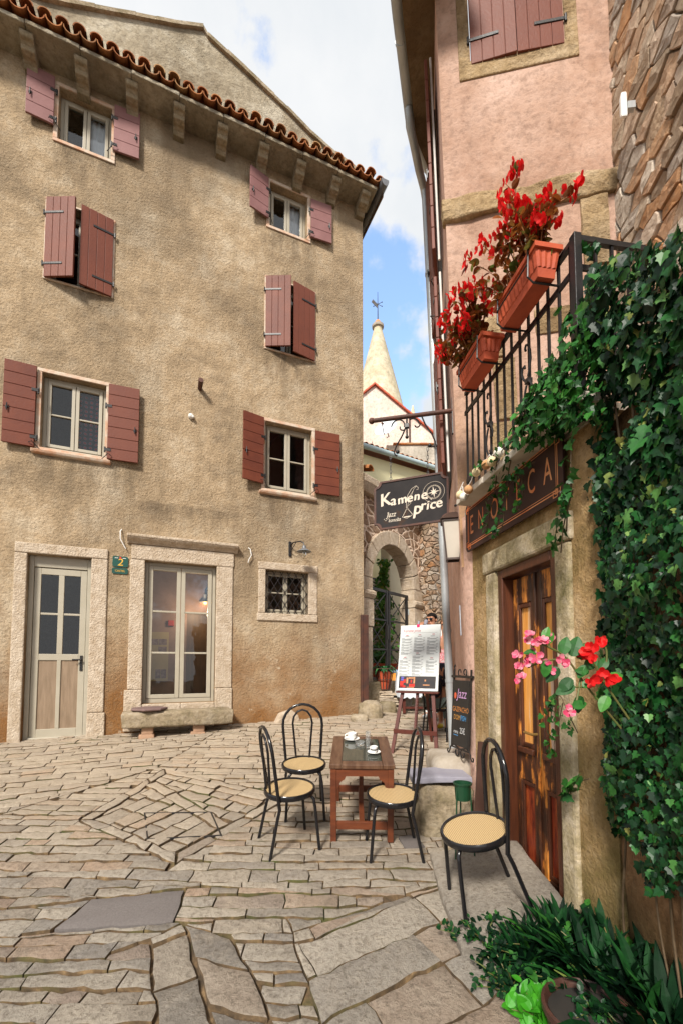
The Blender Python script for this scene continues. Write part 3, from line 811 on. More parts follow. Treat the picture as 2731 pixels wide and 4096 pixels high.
# firewall gable of the taller house behind the roof
gb = thing('gable_house', 'grey weathered gable wall rising behind the tiled roof of the beige house', 'house', M=LHM)
GP = [(-5.55, 12.75), (-5.1, 12.9), (-4.35, 13.2), (-4.09, 13.31), (-3.41, 13.57), (-2.94, 13.79), (-2.85, 13.67), (-2.12, 13.36), (-1.29, 12.99), (-.83, 12.74), (-.24, 12.52), (.22, 12.40)]
mb = MB(); mb.prism([(-11, 10.6)]+[(-11, GP[0][1]-.6)]+GP+[(GP[-1][0], 10.6)], .85, 5.5)
mb.build('wall', M_GABLE, gb)
mb = MB()
P_ = [(-11, GP[0][1]-.6)]+GP
for (x0, z0), (x1, z1) in zip(P_, P_[1:]):
    n_ = max(1, int(math.hypot(x1-x0, z1-z0)/.3))
    for k in range(n_):
        a_, b_ = k/n_, (k+1)/n_
        xa, za, xb, zb = x0+(x1-x0)*a_, z0+(z1-z0)*a_, x0+(x1-x0)*b_, z0+(z1-z0)*b_; j = uni(0, .02)
        mb.prism([(xa, za-.01), (xb, zb-.01), (xb, zb+.05+j), (xa, za+.05+j)], .80-j, 5.55)
mb.build('coping', M_ROCK, gb)

# small things on the wall
lt = thing('wall_lamp', 'black gooseneck lamp with tin shade above the barred window', 'lamp', M=LHM @ tr(-1.41, 0, 3.7))
MB().box(-.025, .025, -.03, -.002, -.12, .14).build('bracket', M_IRON, lt, bevel=.008)
MB().tube([(0, -.03, .07), (.03, -.12, .10), (.12, -.24, .1), (.16, -.29, .06), (.165, -.30, 0)], .011, 8).tube([(0, -.03, -.04), (.03, -.12, .02), (.06, -.17, .09)], .007, 6).build('arm', M_IRON, lt, smooth=True)
SH = [(.03, .01), (.035, -.03), (.06, -.05), (.12, -.085), (.122, -.09), (.055, -.058), (.03, -.035)]
MB().lathe(SH, 20, (.165, -.30, 0)).build('shade', M_ZINCD, lt, smooth=True)
MB().lathe([(.028, -.05), (.04, -.09), (.04, -.15), (.028, -.175), (0, -.18)], 14, (.165, -.30, 0)).build('bulb_glass', M_GLASS, lt, smooth=True)

M_SIGNG = mat('green_enamel', (.008, .075, .055), (.012, .06, .045), 4, .3)
M_GOLD = mat('gold_paint', (.75, .45, .05), (.7, .4, .04), 4, .5)
hn = thing('house_number', 'green enamel house number plate with a yellow 2 beside the stone door surround', 'sign', M=LHM @ tr(-4.025, 0, 3.2))
def plate(x0, x1, z0, z1, c=.02): return [(x0+c, z0), (x1-c, z0), (x1-c*.4, z0+c*.4), (x1, z0+c), (x1, z1-c), (x1-c*.4, z1-c*.4), (x1-c, z1), (x0+c, z1), (x0+c*.4, z1-c*.4), (x0, z1-c), (x0, z0+c), (x0+c*.4, z0+c*.4)]
MB().prism(plate(-.105, .105, -.035, .125), -.016, -.002).prism(plate(-.11, .105, -.14, -.05), -.014, -.002).build('plate', M_SIGNG, hn)
text(MB(), '2', .15, tr(0, -.019, .03), 1.1, .12).build('number', M_GOLD, hn); text(MB(), 'CASTEL', .042, tr(0, -.017, -.096), .95).build('lettering', M_GOLD, hn)
MB().box(-.075, -.03, -.018, -.016, .094, .101).box(.03, .075, -.018, -.016, .094, .101).build('white_line', M_WHITE, hn)
MB().prism([(0, .08), (.012, .09), (.012, .115), (-.012, .115), (-.012, .09)], -.019, -.016).build('crest', mat('red_enamel', (.6, .03, .02)), hn)
M_CABLE = mat('white_cable', (.72, .7, .66), (.65, .62, .58), 9, .6)
for x, z, pts, lab in ((-4.0, 3.5, [(-.02, .005, .24), (-.035, -.04, .2), (-.03, -.06, .08), (.02, -.05, -.02), (.045, -.045, -.06)], 'loose white cable end hanging above the green number plate'),
                       (-2.1, 3.5, [(-.02, .005, .16), (.0, -.04, .13), (.02, -.05, .03), (-.02, -.045, -.05), (-.03, -.04, -.1)], 'loose white cable end hanging between door cornice and barred window')):
    tag(MB(LHM @ tr(x, 0, z)).tube(pts, .008, 8).build('cable_end', M_CABLE, smooth=True), lab, 'cable')
mb = MB(LHM @ tr(-2.94, 0, 6.2)); mb.tube([(0, .02, 0), (.0, -.2, .03)], [.035, .04], 10)
tag(mb.build('water_spout', M_RUST, smooth=True), 'short rusty spout pipe sticking out of the beige wall between first floor windows', 'pipe')
mb = MB(LHM @ tr(-3.07, 0, 5.7)); mb.ball((0, -.02, 0), .045); mb.ball((.03, -.05, -.02), .022)
tag(mb.build('wall_socket', M_CABLE, smooth=True), 'small round white fitting on the wall below the rusty spout', 'fitting')
mb = MB(LHM); mb.box(-.085, .055, -.085, -.02, .86, 2.62); mb.box(-.085, -.07, -.10, -.085, .86, 2.62)
tag(mb.build('corner_guard', M_RUST, bevel=.006), 'rusty iron post guarding the corner of the beige house', 'post')

for k_, m_, a_, b_ in (('atticL', 1, -4.66, -4.36), ('atticR', 1, -1.47, -1.15), ('firstL', 2, -4.68, -4.30)):
    z0_, z1_ = WIN[k_][2]+.05, WIN[k_][3]-.05
    mb = MB(); vs_ = []
    for i in range(19): vs_ += [(a_+(b_-a_)*i/18, .235+.012*math.sin(i*1.3), z) for z in (z0_, z1_)]
    mb.add(vs_, [(2*i, 2*i+2, 2*i+3, 2*i+1) for i in range(18)]).build('curtain', M_BLIND if m_ == 1 else M_DOTS, house, smooth=True)
# made-up room and fittings behind the french window, standing in for its reflections
rm = thing('reflection_room', 'made-up dim pinkish room wall with brown door, standing in for the French window reflection', 'room', M=LHM)
MB().box(-3.9, -3.02, .9, 1.0, .6, 3.6).box(-2.52, -2.2, .9, 1.0, .6, 3.6).box(-3.02, -2.52, .9, 1.0, 2.62, 3.6).build('wall', mat('dim_plaster', (.30, .2, .16), (.22, .14, .1), 3, .9), rm)
MB().box(-3.02, -2.52, .93, .98, .6, 2.62).build('wood_panel', mat('brown_wood', (.09, .045, .015), (.06, .03, .01), 5, .5, .2, 30, st=(6, 6, .6)), rm)
po = thing('wall_poster', 'yellowed poster with small photographs standing in for its reflection in the left French window leaf', 'poster', M=LHM @ tr(-3.45, .88, 1.85))
MB().box(-.2, .14, -.01, .01, -.42, .42).build('sheet', mat('yellowed_paper', (.42, .33, .17), (.38, .3, .15)), po)
mb = MB()
for x0, x1, z0, z1 in ((-.16, -.03, .2, .3), (-.02, .11, .2, .3), (-.02, .11, .07, .17), (-.06, .02, -.37, -.22), (.03, .11, -.37, -.22)): mb.box(x0, x1, -.014, -.01, z0, z1)
mb.build('photograph', mat('dark_print', (.09, .05, .05), (.3, .22, .2), 14), po)
ip = thing('reflected_lamp', 'lit tin shade lamp with orange bulb standing in for its reflection in the right French window leaf', 'lamp', M=LHM @ tr(-2.72, .84, 2.85))
MB().lathe([(.0, .12), (.03, .11), (.03, .04), (.05, .02), (.11, -.03), (.10, -.035), (.03, -.01)], 18).build('shade', M_ZINC, ip, smooth=True)
MB().tube([(0, 0, .12), (0, .0, .2), (.03, .02, .235), (.07, .04, .22), (.08, .05, .14)], .012, 8).build('arm', M_IRON, ip, smooth=True)
MB().ball((.08, .045, .12), .04, sc=(1, .4, 1)).build('wall_plate', M_IRON, ip, smooth=True)
MB().ball((0, 0, -.04), .027).build('bulb', emit('warm_bulb', (1, .42, .06), 9), ip, smooth=True)
pl = bpy.data.objects.new('room_fill_light', bpy.data.lights.new('room_fill_light', 'POINT')); C.objects.link(pl); pl.location = (LHM @ V((-2.9, .55, 2.6))); pl.data.energy = 6; pl.data.color = (1, .74, .5); pl.data.shadow_soft_size = .05  # added point light, brightens the stand-in room behind the glass
M_PANEL2 = mat('red_box', (.4, .03, .02))
tag(MB(LHM).box(-3.33, -3.23, .86, .898, 2.38, 2.48).build('alarm_box', M_PANEL2, bevel=.01), 'small red alarm box standing in for its reflection in the French window', 'alarm box')
# ------------------------------------------------------------------ the pink house on the right
PL = V((1.148, 3.96, 0))
RF = tr(*PL) @ rz(math.atan2(-.9886, .1504))        # wine bar wall: x runs towards the camera, y into the wall
FF = tr(*PL) @ rz(R(-10))                            # upper front
BF = tr(*PL) @ rz(math.atan2(-.9806, -.1961))        # side wall along the alley
LEAN = Matrix(((1, 0, -.03, .03), (0, 1, 0, 0), (0, 0, 1, 0), (0, 0, 0, 1)))
U = tr(*-PL); RL, FL_, BL = U @ RF, U @ LEAN @ FF, U @ LEAN @ BF
ph = thing('pink_house', 'pink plastered house on the right with red shutters, mossy lower storey and zinc gutter', 'house', PL)
mb = MB(FL_); wall_holes(mb, 0, 2.2, 2.6, 9.6, [(.30, 1.15, 7.55, 9.0)], .25)
mb.build('wall', M_PINK, ph)
mb = MB(BL); mb.add([(-2.75, 0, -.1), (-.1, 0, -.1), (-.1, 0, 3.06), (-2.75, 0, 3.06), (0, 0, 3.06), (0, 0, 9.6), (-2.75, 0, 9.6), (-2.75, 3, -.1), (-2.75, 3, 9.6)], [(0, 1, 2, 3), (3, 4, 5, 6), (7, 0, 6, 8)])
n_ = 6; pts = []
for z in (-.1, 3.06):
    a, b, c = BL @ V((-.1, 0, z)), BL @ V((0, 0, z)), RL @ V((.12, 0, z))
    for k in range(n_+1):
        t_ = k/n_; pts.append(a*(1-t_)**2+b*2*t_*(1-t_)+c*t_*t_)
mb.M = None; mb.add(pts, [(k, k+1, n_+2+k, n_+1+k) for k in range(n_)])
mb.build('side_wall', M_PINK2, ph, smooth=True)
mb = MB(RL); wall_holes(mb, .12, 1.72, -.15, 3.06, [(.56, 1.29, .14, 2.44)], .22)
mb.add([(1.72, 0, -.15), (1.72, 1.2, -.15), (1.72, 1.2, 3.06), (1.72, 0, 3.06)], [(0, 1, 2, 3)])
mb.build('lower_wall', M_OCHRE, ph)
MB(RL).box(.0, 1.74, -.015, 1.3, 3.062, 3.10).build('terrace_floor', M_SLABG, ph)
MB(RL).box(.22, .7, -.19, -.016, 3.085, 3.135).box(.705, 1.2, -.185, -.016, 3.085, 3.138).box(1.205, 1.76, -.19, -.016, 3.085, 3.135).build('balcony_slab', mat('pale_slab', (.62, .56, .48), (.5, .44, .36), 8, .9, .3), ph, bevel=.006)
# stone trim of the upper front
M_BROWNST = stucco('brown_sandstone', (.44, .31, .17), (.62, .48, .32), (.18, .11, .05), bscale=17, bst=1, bd=.06, fs=2.5)
mb = rough_block(-.02, 1.75, -.05, .05, 5.95, 6.16, .035, 2, 14); mb.v = [FL_ @ p for p in mb.v]; mb.build('lintel_beam', M_BROWNST, ph, smooth=True)
for i, bx in enumerate([(1.19, 1.42, -.03, .05, 5.3, 5.95), (1.21, 1.4, -.025, .05, 4.5, 5.29), (.30, .46, -.02, .05, 4.55, 4.95), (.36, .56, -.025, .05, 3.95, 4.53), (.32, .52, -.02, .05, 3.45, 3.93), (.36, .6, -.02, .05, 3.05, 3.43), (.75, 1.3, -.02, .05, 4.72, 4.95)]):
    q = rough_block(*bx, .012, i, 6); q.v = [FL_ @ p for p in q.v]; q.build('jamb_stone', M_BROWNST, ph, smooth=True)
mb = MB(FL_); mb.box(.19, .295, -.012, .1, 7.4, 9.1).box(1.155, 1.27, -.012, .1, 7.4, 9.1).box(.19, 1.27, -.014, .1, 7.36, 7.545)
mb.build('window_surround', M_BROWNST, ph, bevel=.01)
shutter(.305, 1, .42, 7.50, 9.0, 3, 'v', y=.012, parent=ph, n=4, T0=FL_); shutter(1.145, -1, .42, 7.50, 9.0, 2, 'v', y=.012, parent=ph, n=4, T0=FL_)
for z0, z1 in ((6.05, 8.2), (3.75, 5.75)):
    shutter(-.80, 1, .46, z0, z1, 5, 'h', y=-.05, parent=ph, n=9, T0=BL); shutter(-1.30, -1, .34, z0, z1-.05, 6, 'h', y=-.05, parent=ph, n=9, T0=BL)
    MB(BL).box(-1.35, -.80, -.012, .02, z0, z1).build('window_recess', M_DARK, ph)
    MB(BL).tube([(-.42, -.05, z0-.06), (-.42, -.05, z1+.1)], .012, 8).build('white_strip', M_CABLE, ph)  # thin white tube running up beside the shutters
# eave with gutter and downpipe
el = [(.30, 3.1), (.60, 4.2), (.90, 5.2), (1.18, 5.62), (1.75, 6.1)]; wl = [(.95, 3.1), (.96, 4.2), (1.20, 5.2), (1.45, 5.7), (2.2, 6.4)]
mb = MB(U)
vv = [(x+.05, y, z) for z in (8.42, 8.54) for x, y in el]+[(x+.15, y, z) for z in (8.42, 8.54) for x, y in wl]
fs = []
for k in range(4): fs += [(k, k+1, 11+k, 10+k), (5+k, 15+k, 16+k, 6+k), (k+1, k, 5+k, 6+k)]
mb.add(vv, fs+[(0, 10, 15, 5)]).build('eave_soffit', stucco('eave_stone', (.22, .15, .08), (.34, .26, .17), (.09, .05, .025), bscale=14), ph)
mb = MB(U); mb.tube([(x, y, 8.56) for x, y in el], .072, 14)
for x, y in ((.66, 4.4), (.97, 5.3)): mb.tube([(x-.0, y, 8.56), (x+.006, y+.02, 8.56)], .079, 14)
mb.build('gutter', M_ZINC, ph, smooth=True)
dp = lambda z: (1.415-.036*(z-.6), 5.62, z)
mb = MB(U); mb.tube([(.82, 4.95, 8.50), (.84, 5.02, 8.36), (.90, 5.12, 8.28), (1.02, 5.4, 8.24), (1.115, 5.58, 8.2), dp(8.1), dp(8.0), dp(.45)], .05, 14)
for z in (7.0, 4.6, 3.9, 2.15, 1.5): mb.tube([dp(z-.02), dp(z+.02)], .056, 14)
mb.build('downpipe', M_ZINC, ph, smooth=True)
# stone portal and the weathered double door
mb = MB(RL); mb.box(.40, .558, -.03, .2, -.1, 2.44).box(1.292, 1.43, -.028, .2, -.1, 2.44).box(.36, 1.45, -.036, .2, 2.443, 2.62)
mb.build('door_surround', M_LIMEMOSS, ph, bevel=.02)
MB(RL).box(.5, 1.35, -.02, .35, -.1, .138).build('threshold', mat('worn_red_step', (.20, .065, .03), (.30, .16, .1), 7, .7, .3), ph, bevel=.015)
M_DFR = mat('dark_stained_wood', (.05, .016, .008), (.10, .03, .012), 4, .38, .3, 30, st=(8, 8, .7))
t = NT('stripped_door_wood'); vec = t.stretch((9, 9, .8)); n1 = t.noise(2.4, 7, .65, t.stretch((5, 5, 1.3))); n2 = t.noise(6, 5, vec=vec)
col = t.ramp(n1, [(.42, (.035, .012, .005)), (.53, (.10, .03, .009)), (.575, (.58, .20, .03)), (.72, (.75, .32, .07))])
col = t.mix(t.range(n2, .4, .65, 0, .5), col, (.03, .01, .004))
M_DWOOD = t.out(col, .5, t.bump(n2, .5, .006))
t = NT('bleached_panel_wood'); n1 = t.noise(1.6, 6, .6, t.stretch((7, 7, .6))); n2 = t.noise(9, 5, vec=t.stretch((9, 9, .5)))
col = t.ramp(n1, [(.26, (.40, .14, .02)), (.34, (.76, .29, .04)), (.53, (.80, .38, .10)), (.60, (.70, .54, .43))])
M_DPAN = t.out(t.mix(t.range(n2, .45, .7, 0, .45), col, (.2, .07, .02)), .5, t.bump(n2, .4, .005))
t = NT('red_panel_wood'); n1 = t.noise(1.8, 7, .7, t.stretch((6, 6, .9)))
M_DRED = t.out(t.ramp(n1, [(.38, (.04, .01, .005)), (.47, (.22, .03, .012)), (.6, (.42, .09, .02)), (.72, (.5, .2, .04))]), .45, t.bump(n1, .3, .004))
mb = MB(RL); mb.box(.562, .625, -.005, .16, .14, 2.438).box(1.225, 1.288, -.005, .16, .14, 2.438).box(.625, 1.225, -.006, .16, 2.37, 2.438)
dr = mb.build('wine_bar_door', M_DFR, ph, bevel=.008)
for x0, x1 in ((.63, .922), (.928, 1.22)):
    mb = MB(RL); y0, y1 = .085, .13
    mb.box(x0, x0+.06, y0, y1, .16, 2.36).box(x1-.06, x1, y0, y1, .16, 2.36)
    for z0, z1 in ((.16, .27), (.86, 1.10), (2.16, 2.36)): mb.box(x0+.06, x1-.06, y0+.001, y1, z0, z1)
    lf = mb.build('leaf', M_DWOOD, dr, bevel=.006)
    for z0, z1, m in ((1.10, 2.16, M_DPAN), (.27, .86, M_DRED)):
        a, b = x0+.06, x1-.06
        MB(RL).box(a, b, y0+.025, y0+.04, z0, z1).build('panel', m, lf)
        f = MB(RL); w_ = .022
        f.box(a, a+w_, y0+.004, y0+.025, z0, z1).box(b-w_, b, y0+.004, y0+.025, z0, z1).box(a+w_, b-w_, y0+.004, y0+.025, z0, z0+w_*1.6).box(a+w_, b-w_, y0+.004, y0+.025, z1-w_*1.6, z1)
        f.build('moulding', M_DFR, lf, bevel=.008)
    MB(RL).box(x0+.05, x1-.05, y0-.02, y0, 1.06, 1.10).build('ledge', M_DFR, lf, bevel=.006)
M_BRASS = mat('brass', (.55, .36, .12), (.4, .25, .08), 9, .35, metal=.8)
MB(RL).box(.905, .945, .078, .085, 1.0, 1.30).build('lock_plate', M_BRASS, dr, bevel=.004)
MB(RL).tube([(.925, .08, 1.22), (.925, .03, 1.22), (.84, .025, 1.225)], .010, 8).build('handle', M_BRASS, dr, smooth=True)
MB(RL).box(.914, .936, .07, .086, .16, 2.36).build('cover_strip', M_DWOOD, dr, bevel=.005)
# balcony rail
rl = thing('balcony_railing', 'black wrought iron balcony railing with scroll balusters above the wine bar sign', 'railing', M=RF @ tr(1.0, -.15, 3.14))
mb = MB()
Z1, Z2, Z3 = .10, .70, .86
mb.bar((-.64, 0, Z1), (.73, 0, Z1), .016, .034); mb.bar((-.66, 0, Z2), (.73, 0, Z2-.005), .014, .034); mb.bar((-.64, 0, Z3), (.73, 0, Z3), .03, .026)
mb.bar((.73, 0, Z2), (.73, .42, Z2), .03, .014, up=(1, 0, 0)); mb.bar((.73, 0, Z3), (.73, .42, Z3), .026, .03)
mb.build('rail', M_IRON, rl)
MB().box(.708, .752, -.022, .022, -.02, .88).build('post', M_IRON, rl, bevel=.003)
for k in range(14):
    x = -.625+.101*k
    MB().box(x-.007, x+.007, -.007, .007, -.0, Z3-.01).build('baluster', M_IRON, rl)
for k in range(3): MB().box(.722, .738, .11+.1*k, .124+.1*k, .0, Z3-.01).build('baluster', M_IRON, rl)
for x in (-.22, .284):
    mb = MB(); zc = .36
    for sx in (1, -1):
        for sz in (1, -1):
            p = [(x+sx*q[0], -.012, zc+sz*q[1]) for q in [(.006, .02), (.02, .05), (.032, .10), (.028, .15), (.012, .19), (-.004, .20), (-.012, .185), (-.006, .17)]] if sx*sz > 0 else [(x+sx*q[0], -.012, zc+sz*q[1]) for q in [(.008, .0), (.03, .03), (.042, .065), (.035, .095), (.018, .095), (.016, .08)]]
            mb.tube([(x+(a-x)*1.35, b-.006, zc+(c-zc)*1.2) for a, b, c in p], .0075, 6)
    mb.box(x-.018, x+.018, -.026, .008, zc-.015, zc+.015); mb.build('scroll', M_IRON, rl, smooth=True)

# planters hooked on the rail
def planter(x0, x1, z0, label):
    xc = (x0+x1)/2; T = RF @ tr(xc, -.255, z0); L_ = (x1-x0)/2; h = .175
    o = thing('window_box', label, 'planter', M=T, group='terracotta planters hanging on the balcony railing')
    mb = MB(); n = 22
    def ring(l, w_, z, rib=0):
        p = []
        for k in range(n): p.append((-l+2*l*k/n, -w_-(rib if k % 2 else 0), z))
        for k in range(8): p.append((l+(rib if k % 2 else 0), -w_+2*w_*k/8, z))
        for k in range(n): p.append((l-2*l*k/n, w_+(rib if k % 2 else 0), z))
        for k in range(8): p.append((-l-(rib if k % 2 else 0), w_-2*w_*k/8, z))
        return p
    rs = [ring(L_*.86, .052, 0), ring(L_*.88, .056, .05), ring(L_*.885, .058, .055, .005), ring(L_*.93, .072, h-.035, .005), ring(L_*.935, .073, h-.03), ring(L_, .085, h-.028), ring(L_, .085, h), ring(L_-.015, .07, h), ring(L_-.018, .068, h-.03)]
    m = len(rs[0]); fs = [(i*m+k, i*m+(k+1) % m, (i+1)*m+(k+1) % m, (i+1)*m+k) for i in range(len(rs)-1) for k in range(m)]
    mb.add([p for r in rs for p in r], fs+[tuple(range(m))[::-1]]); mb.build('box', M_TERRA, o)
    MB().box(-L_*.9, L_*.9, -.066, .066, h-.06, h-.032).build('soil', M_DARK, o)
    mb = MB()
    for x in (-L_*.72, L_*.72):
        mb.tube([(x, .10, h+.02), (x, .088, h+.004), (x, -.088, h+.006), (x, -.092, .02), (x, -.06, -.006), (x, .10, -.006)], .006, 6)
    mb.tube([(-L_*.72, -.094, h*.55), (L_*.72, -.094, h*.55)], .005, 6)
    mb.build('hanger', M_IRON, o)
    return T
PT1 = planter(1.19, 1.66, 3.86, 'upper right terracotta window box, hooked on the balcony railing nearest the ivy')
PT2 = planter(.60, 1.03, 3.84, 'lower left terracotta window box, hooked at the far end of the balcony railing')

# wine bar sign
en = thing('wine_bar_sign', 'long dark brown metal ENOTECA sign with orange lettering over the wooden door', 'sign', M=RF @ tr(.77, -.045, 2.915))
SGW, SGH = .67, .212
M_SGB = mat('brown_enamel_sheet', (.040, .018, .016), (.05, .024, .02), 3, .5, spec=.25)
M_ORN = mat('orange_lettering', (.62, .16, .045), (.66, .30, .13), 2.5, .5, lo=.45, hi=.6)
MB().prism(plate(-SGW, SGW, -SGH, SGH, .03), -.006, .008).build('panel', M_SGB, en, bevel=.002)
mb = MB(); yl = -.0075
for z, w_ in ((SGH-.045, .007), (SGH-.062, .004), (-SGH+.045, .007), (-SGH+.062, .004)): mb.box(-SGW+.07, SGW-.07, yl, -.006, z-w_/2, z+w_/2)
for x, w_ in ((SGW-.05, .006), (SGW-.065, .004), (-SGW+.05, .006), (-SGW+.065, .004)): mb.box(x-w_/2, x+w_/2, yl-.0003, -.006, -SGH+.08, SGH-.08)
def hollow(x0, x1, z0, z1, e): 
    mb.box(x0, x1, yl-.0006-e, -.006, z0, z0+.005).box(x0, x1, yl-.0006-e, -.006, z1-.005, z1).box(x0, x0+.005, yl-.0009-e, -.006, z0, z1).box(x1-.005, x1, yl-.0009-e, -.006, z0, z1)
for sx in (-1, 1):
    for sz in (-1, 1):
        for i, (ox, oz, s_) in enumerate(((.075, .04, .045), (.045, .062, .045), (.06, .05, .03))):
            cx, cz = sx*(SGW-ox), sz*(SGH-oz); hollow(cx-s_/2, cx+s_/2, cz-s_/2, cz+s_/2, i*.0007)
mb.build('border', M_ORN, en)
for ch, x in zip('ENOTECA', (-.545, -.375, -.15, .035, .19, .35, .525)): text(MB(), ch, .235, tr(x, yl-.0005, 0), .56 if ch != 'O' else .66).build('letter', M_ORN, en)
MB().tube([(SGW-.02, -.012, -SGH+.03), (SGW-.02, -.006, -SGH+.03)], .007, 8).tube([(SGW-.02, -.012, SGH-.03), (SGW-.02, -.006, SGH-.03)], .007, 8).build('screw', M_ZINC, en)

# string of cotton ball lights under the balcony
sl_ = thing('string_light', 'string of cream and tan cotton ball lights along the balcony slab', 'string lights', M=RF @ tr(.8, -.21, 3.12))
BALLS = [(-.43, -.0, .035, 0), (-.36, -.045, .035, 1), (-.27, -.02, .035, 2), (-.13, .06, .034, 0), (.03, .045, .035, 2), (.11, .03, .035, 0), (.21, .045, .035, 1)]
cols = [mat('cream_thread', (.72, .58, .36), (.66, .52, .3), 30, .9, .4, 90), mat('white_thread', (.78, .74, .66), (.7, .66, .58), 30, .9, .4, 90), mat('tan_thread', (.55, .30, .14), (.48, .25, .11), 30, .9, .4, 90)]
for x, z, r, c in BALLS: MB().ball((x, -.01, z), r, 16, 10).build('ball_light', cols[c], sl_, smooth=True)
pts = [(-.45, .03, .12)]
for x, z, r, c in BALLS: pts += [(x-.03, .0, z+.05), (x, -.01, z+r), (x+.03, .0, z+.06)]
MB().tube(pts, .0035, 5).build('wire', M_CABLE, sl_)
MB().add([(-.50, -.0, .06), (-.43, -.02, .09), (-.43, -.01, .14), (-.49, .01, .11)], [(0, 1, 2, 3)]).build('paper_tag', M_WHITE, sl_)

# things on the alley wall: hanging sign, lanterns
hs = thing('sign_bracket', 'iron pole bracket with scrolls sticking out from the pink house corner', 'bracket', M=tr(1.10, 4.2, 4.23) @ rz(R(180-13)))
# local x runs out from the wall towards the alley, y away from it
mb = MB(); mb.tube([(0, 0, 0), (.80, 0, 0)], .022, 12); mb.ball((.81, 0, 0), .032)
mb.build('pole', M_RUST, hs, smooth=True)
MB().box(-.01, .008, -.018, .018, -.24, .13).build('wall_plate', M_IRON, hs, bevel=.003)
mb = MB(); mb.tube([(.45, 0, -.02), (.45, 0, -.2)], .009, 8); mb.ball((.45, 0, -.215), .018); mb.box(.43, .47, -.02, .02, -.12, -.08)
mb.tube(arc(.53, -.09, .075, 0, 190, 12, grow=-.02)+arc(.49, -.11, .03, 190, 380, 8), .007, 6)
mb.tube(arc(.39, -.09, .06, 180, 60, 8)+[(.40, 0, -.02)], .007, 6); mb.tube(arc(.345, -.1, .025, -10, -200, 8), .007, 6)
mb.tube([(.46, 0, -.11), (.50, 0, -.2), (.56, 0, -.3), (.58, 0, -.36), (.57, 0, -.39), (.55, 0, -.40)], .008, 6); mb.ball((.545, 0, -.36), .02)
mb.tube([(.30, 0, -.02), (.27, 0, -.10), (.20, 0, -.22), (.17, 0, -.30), (.18, 0, -.345), (.215, 0, -.345)], .008, 6); mb.ball((.225, 0, -.33), .02)
mb.build('scroll', M_IRON, hs, smooth=True)
hb = thing('hanging_sign', 'dark hanging pub sign lettered Kamene price with compass and jug', 'sign', M=tr(.695, 4.30, 3.345) @ rz(R(-12.5)))
W_, H_ = .37, .25; c_ = .06
out = []
for cx, cz, a0 in ((W_, -H_, 180), (W_, H_, 270), (-W_, H_, 0), (-W_, -H_, 90)):
    out += [(cx+c_*math.cos(R(a0-i*15)), cz+c_*math.sin(R(a0-i*15))) for i in range(7)]
shx = lambda x, z: (x, z+.028*x/W_)                              # the board hangs a little askew
inn_ = [(x*.945, z*.925) for x, z in out]
t = NT('tarnished_board'); n1 = t.noise(3.5, 6); n2 = t.noise(9, 6)
col = t.ramp(n1, [(.35, (.022, .020, .021)), (.6, (.034, .03, .03)), (.72, (.075, .035, .015))])
M_BOARD = t.out(t.mix(t.range(n2, .70, .76), col, (.35, .25, .15)), .7, t.bump(n2, .2, .004), spec=.12)
MB().prism([shx(*p) for p in inn_], -.006, .006).build('board', M_BOARD, hb)
fr = MB(); n = len(out); vv = []
for y in (-.014, .014): vv += [(a, y, b) for a, b in map(lambda p: shx(*p), out)]+[(a, y, b) for a, b in map(lambda p: shx(*p), inn_)]
fs = []
for k in range(n):
    j = (k+1) % n; fs += [(k, j, n+j, n+k), (2*n+j, 2*n+k, 3*n+k, 3*n+j), (j, k, 2*n+k, 2*n+j), (n+k, n+j, 3*n+j, 3*n+k)]
fr.add(vv, fs).build('frame', M_RUST, hb)
M_CREAM = mat('cream_lettering', (.66, .58, .47), (.6, .52, .42), 9, .7)
SK = Matrix(((1, 0, 0, 0), (0, 1, 0, 0), (.028/W_, 0, 1, 0), (0, 0, 0, 1)))
mb = MB(SK); y = -.0075
for ch, x, z, s_, sh in (('K', -.262, .05, .185, .1), ('a', -.178, .03, .14, 0), ('m', -.092, .03, .128, .1), ('e', -.015, .035, .135, .1), ('n', .055, .04, .125, .1), ('e', .125, .045, .135, .1),
                       ('p', .06, -.085, .18, .1), ('r', .115, -.065, .14, .1), ('i', .16, -.07, .13, .1), ('c', .21, -.065, .145, .1), ('e', .27, -.06, .145, .1)):
    j_ = Matrix.Rotation(R(uni(-7, 7)), 4, 'Y')
    for e_ in range(3): text(mb, ch, s_, tr(x+.004*e_, y-.0002*e_, z+.002*e_) @ j_, .95, sh)
mb.prism([(.185, .01), (.20, -.005), (.215, .012), (.21, -.0), (.2, -.018), (.19, -.0)], y-.0003, y); mb.box(.145, .165, y-.0003, y, .0, .02)
text(mb, 'Jazz', .075, tr(-.20, y, -.105), .8, .35); text(mb, 'konoba', .055, tr(-.165, y, -.165), .75, .25)
for pts in ([(-.235, -.08), (-.215, -.13), (-.255, -.165), (-.27, -.14)],): mb.tube([(a, y, b) for a, b in pts], .0025, 5)
mb.build('lettering', M_CREAM, hb)
mb = MB(SK); cx, cz = .225, .06
for r in (.105, .07, .062): mb.tube([(cx+r*math.cos(R(a)), y, cz+r*math.sin(R(a))) for a in range(0, 360, 12)], .0018, 4, closed=True)
for k in range(8):
    a = R(45*k+8); L_ = .062 if k % 2 == 0 else .04
    mb.prism([(cx+L_*math.cos(a), cz+L_*math.sin(a)), (cx+.011*math.cos(a+.8), cz+.011*math.sin(a+.8)), (cx, cz), (cx+.011*math.cos(a-.8), cz+.011*math.sin(a-.8))], y-.0004-.0001*k, y)
for k in range(24):
    a = R(15*k); mb.bar((cx+.063*math.cos(a), y, cz+.063*math.sin(a)), (cx+.071*math.cos(a), y, cz+.071*math.sin(a)), .002, .002, up=(0, 1, 0))
mb.build('compass_rose', M_CREAM, hb)
mb = MB(SK)
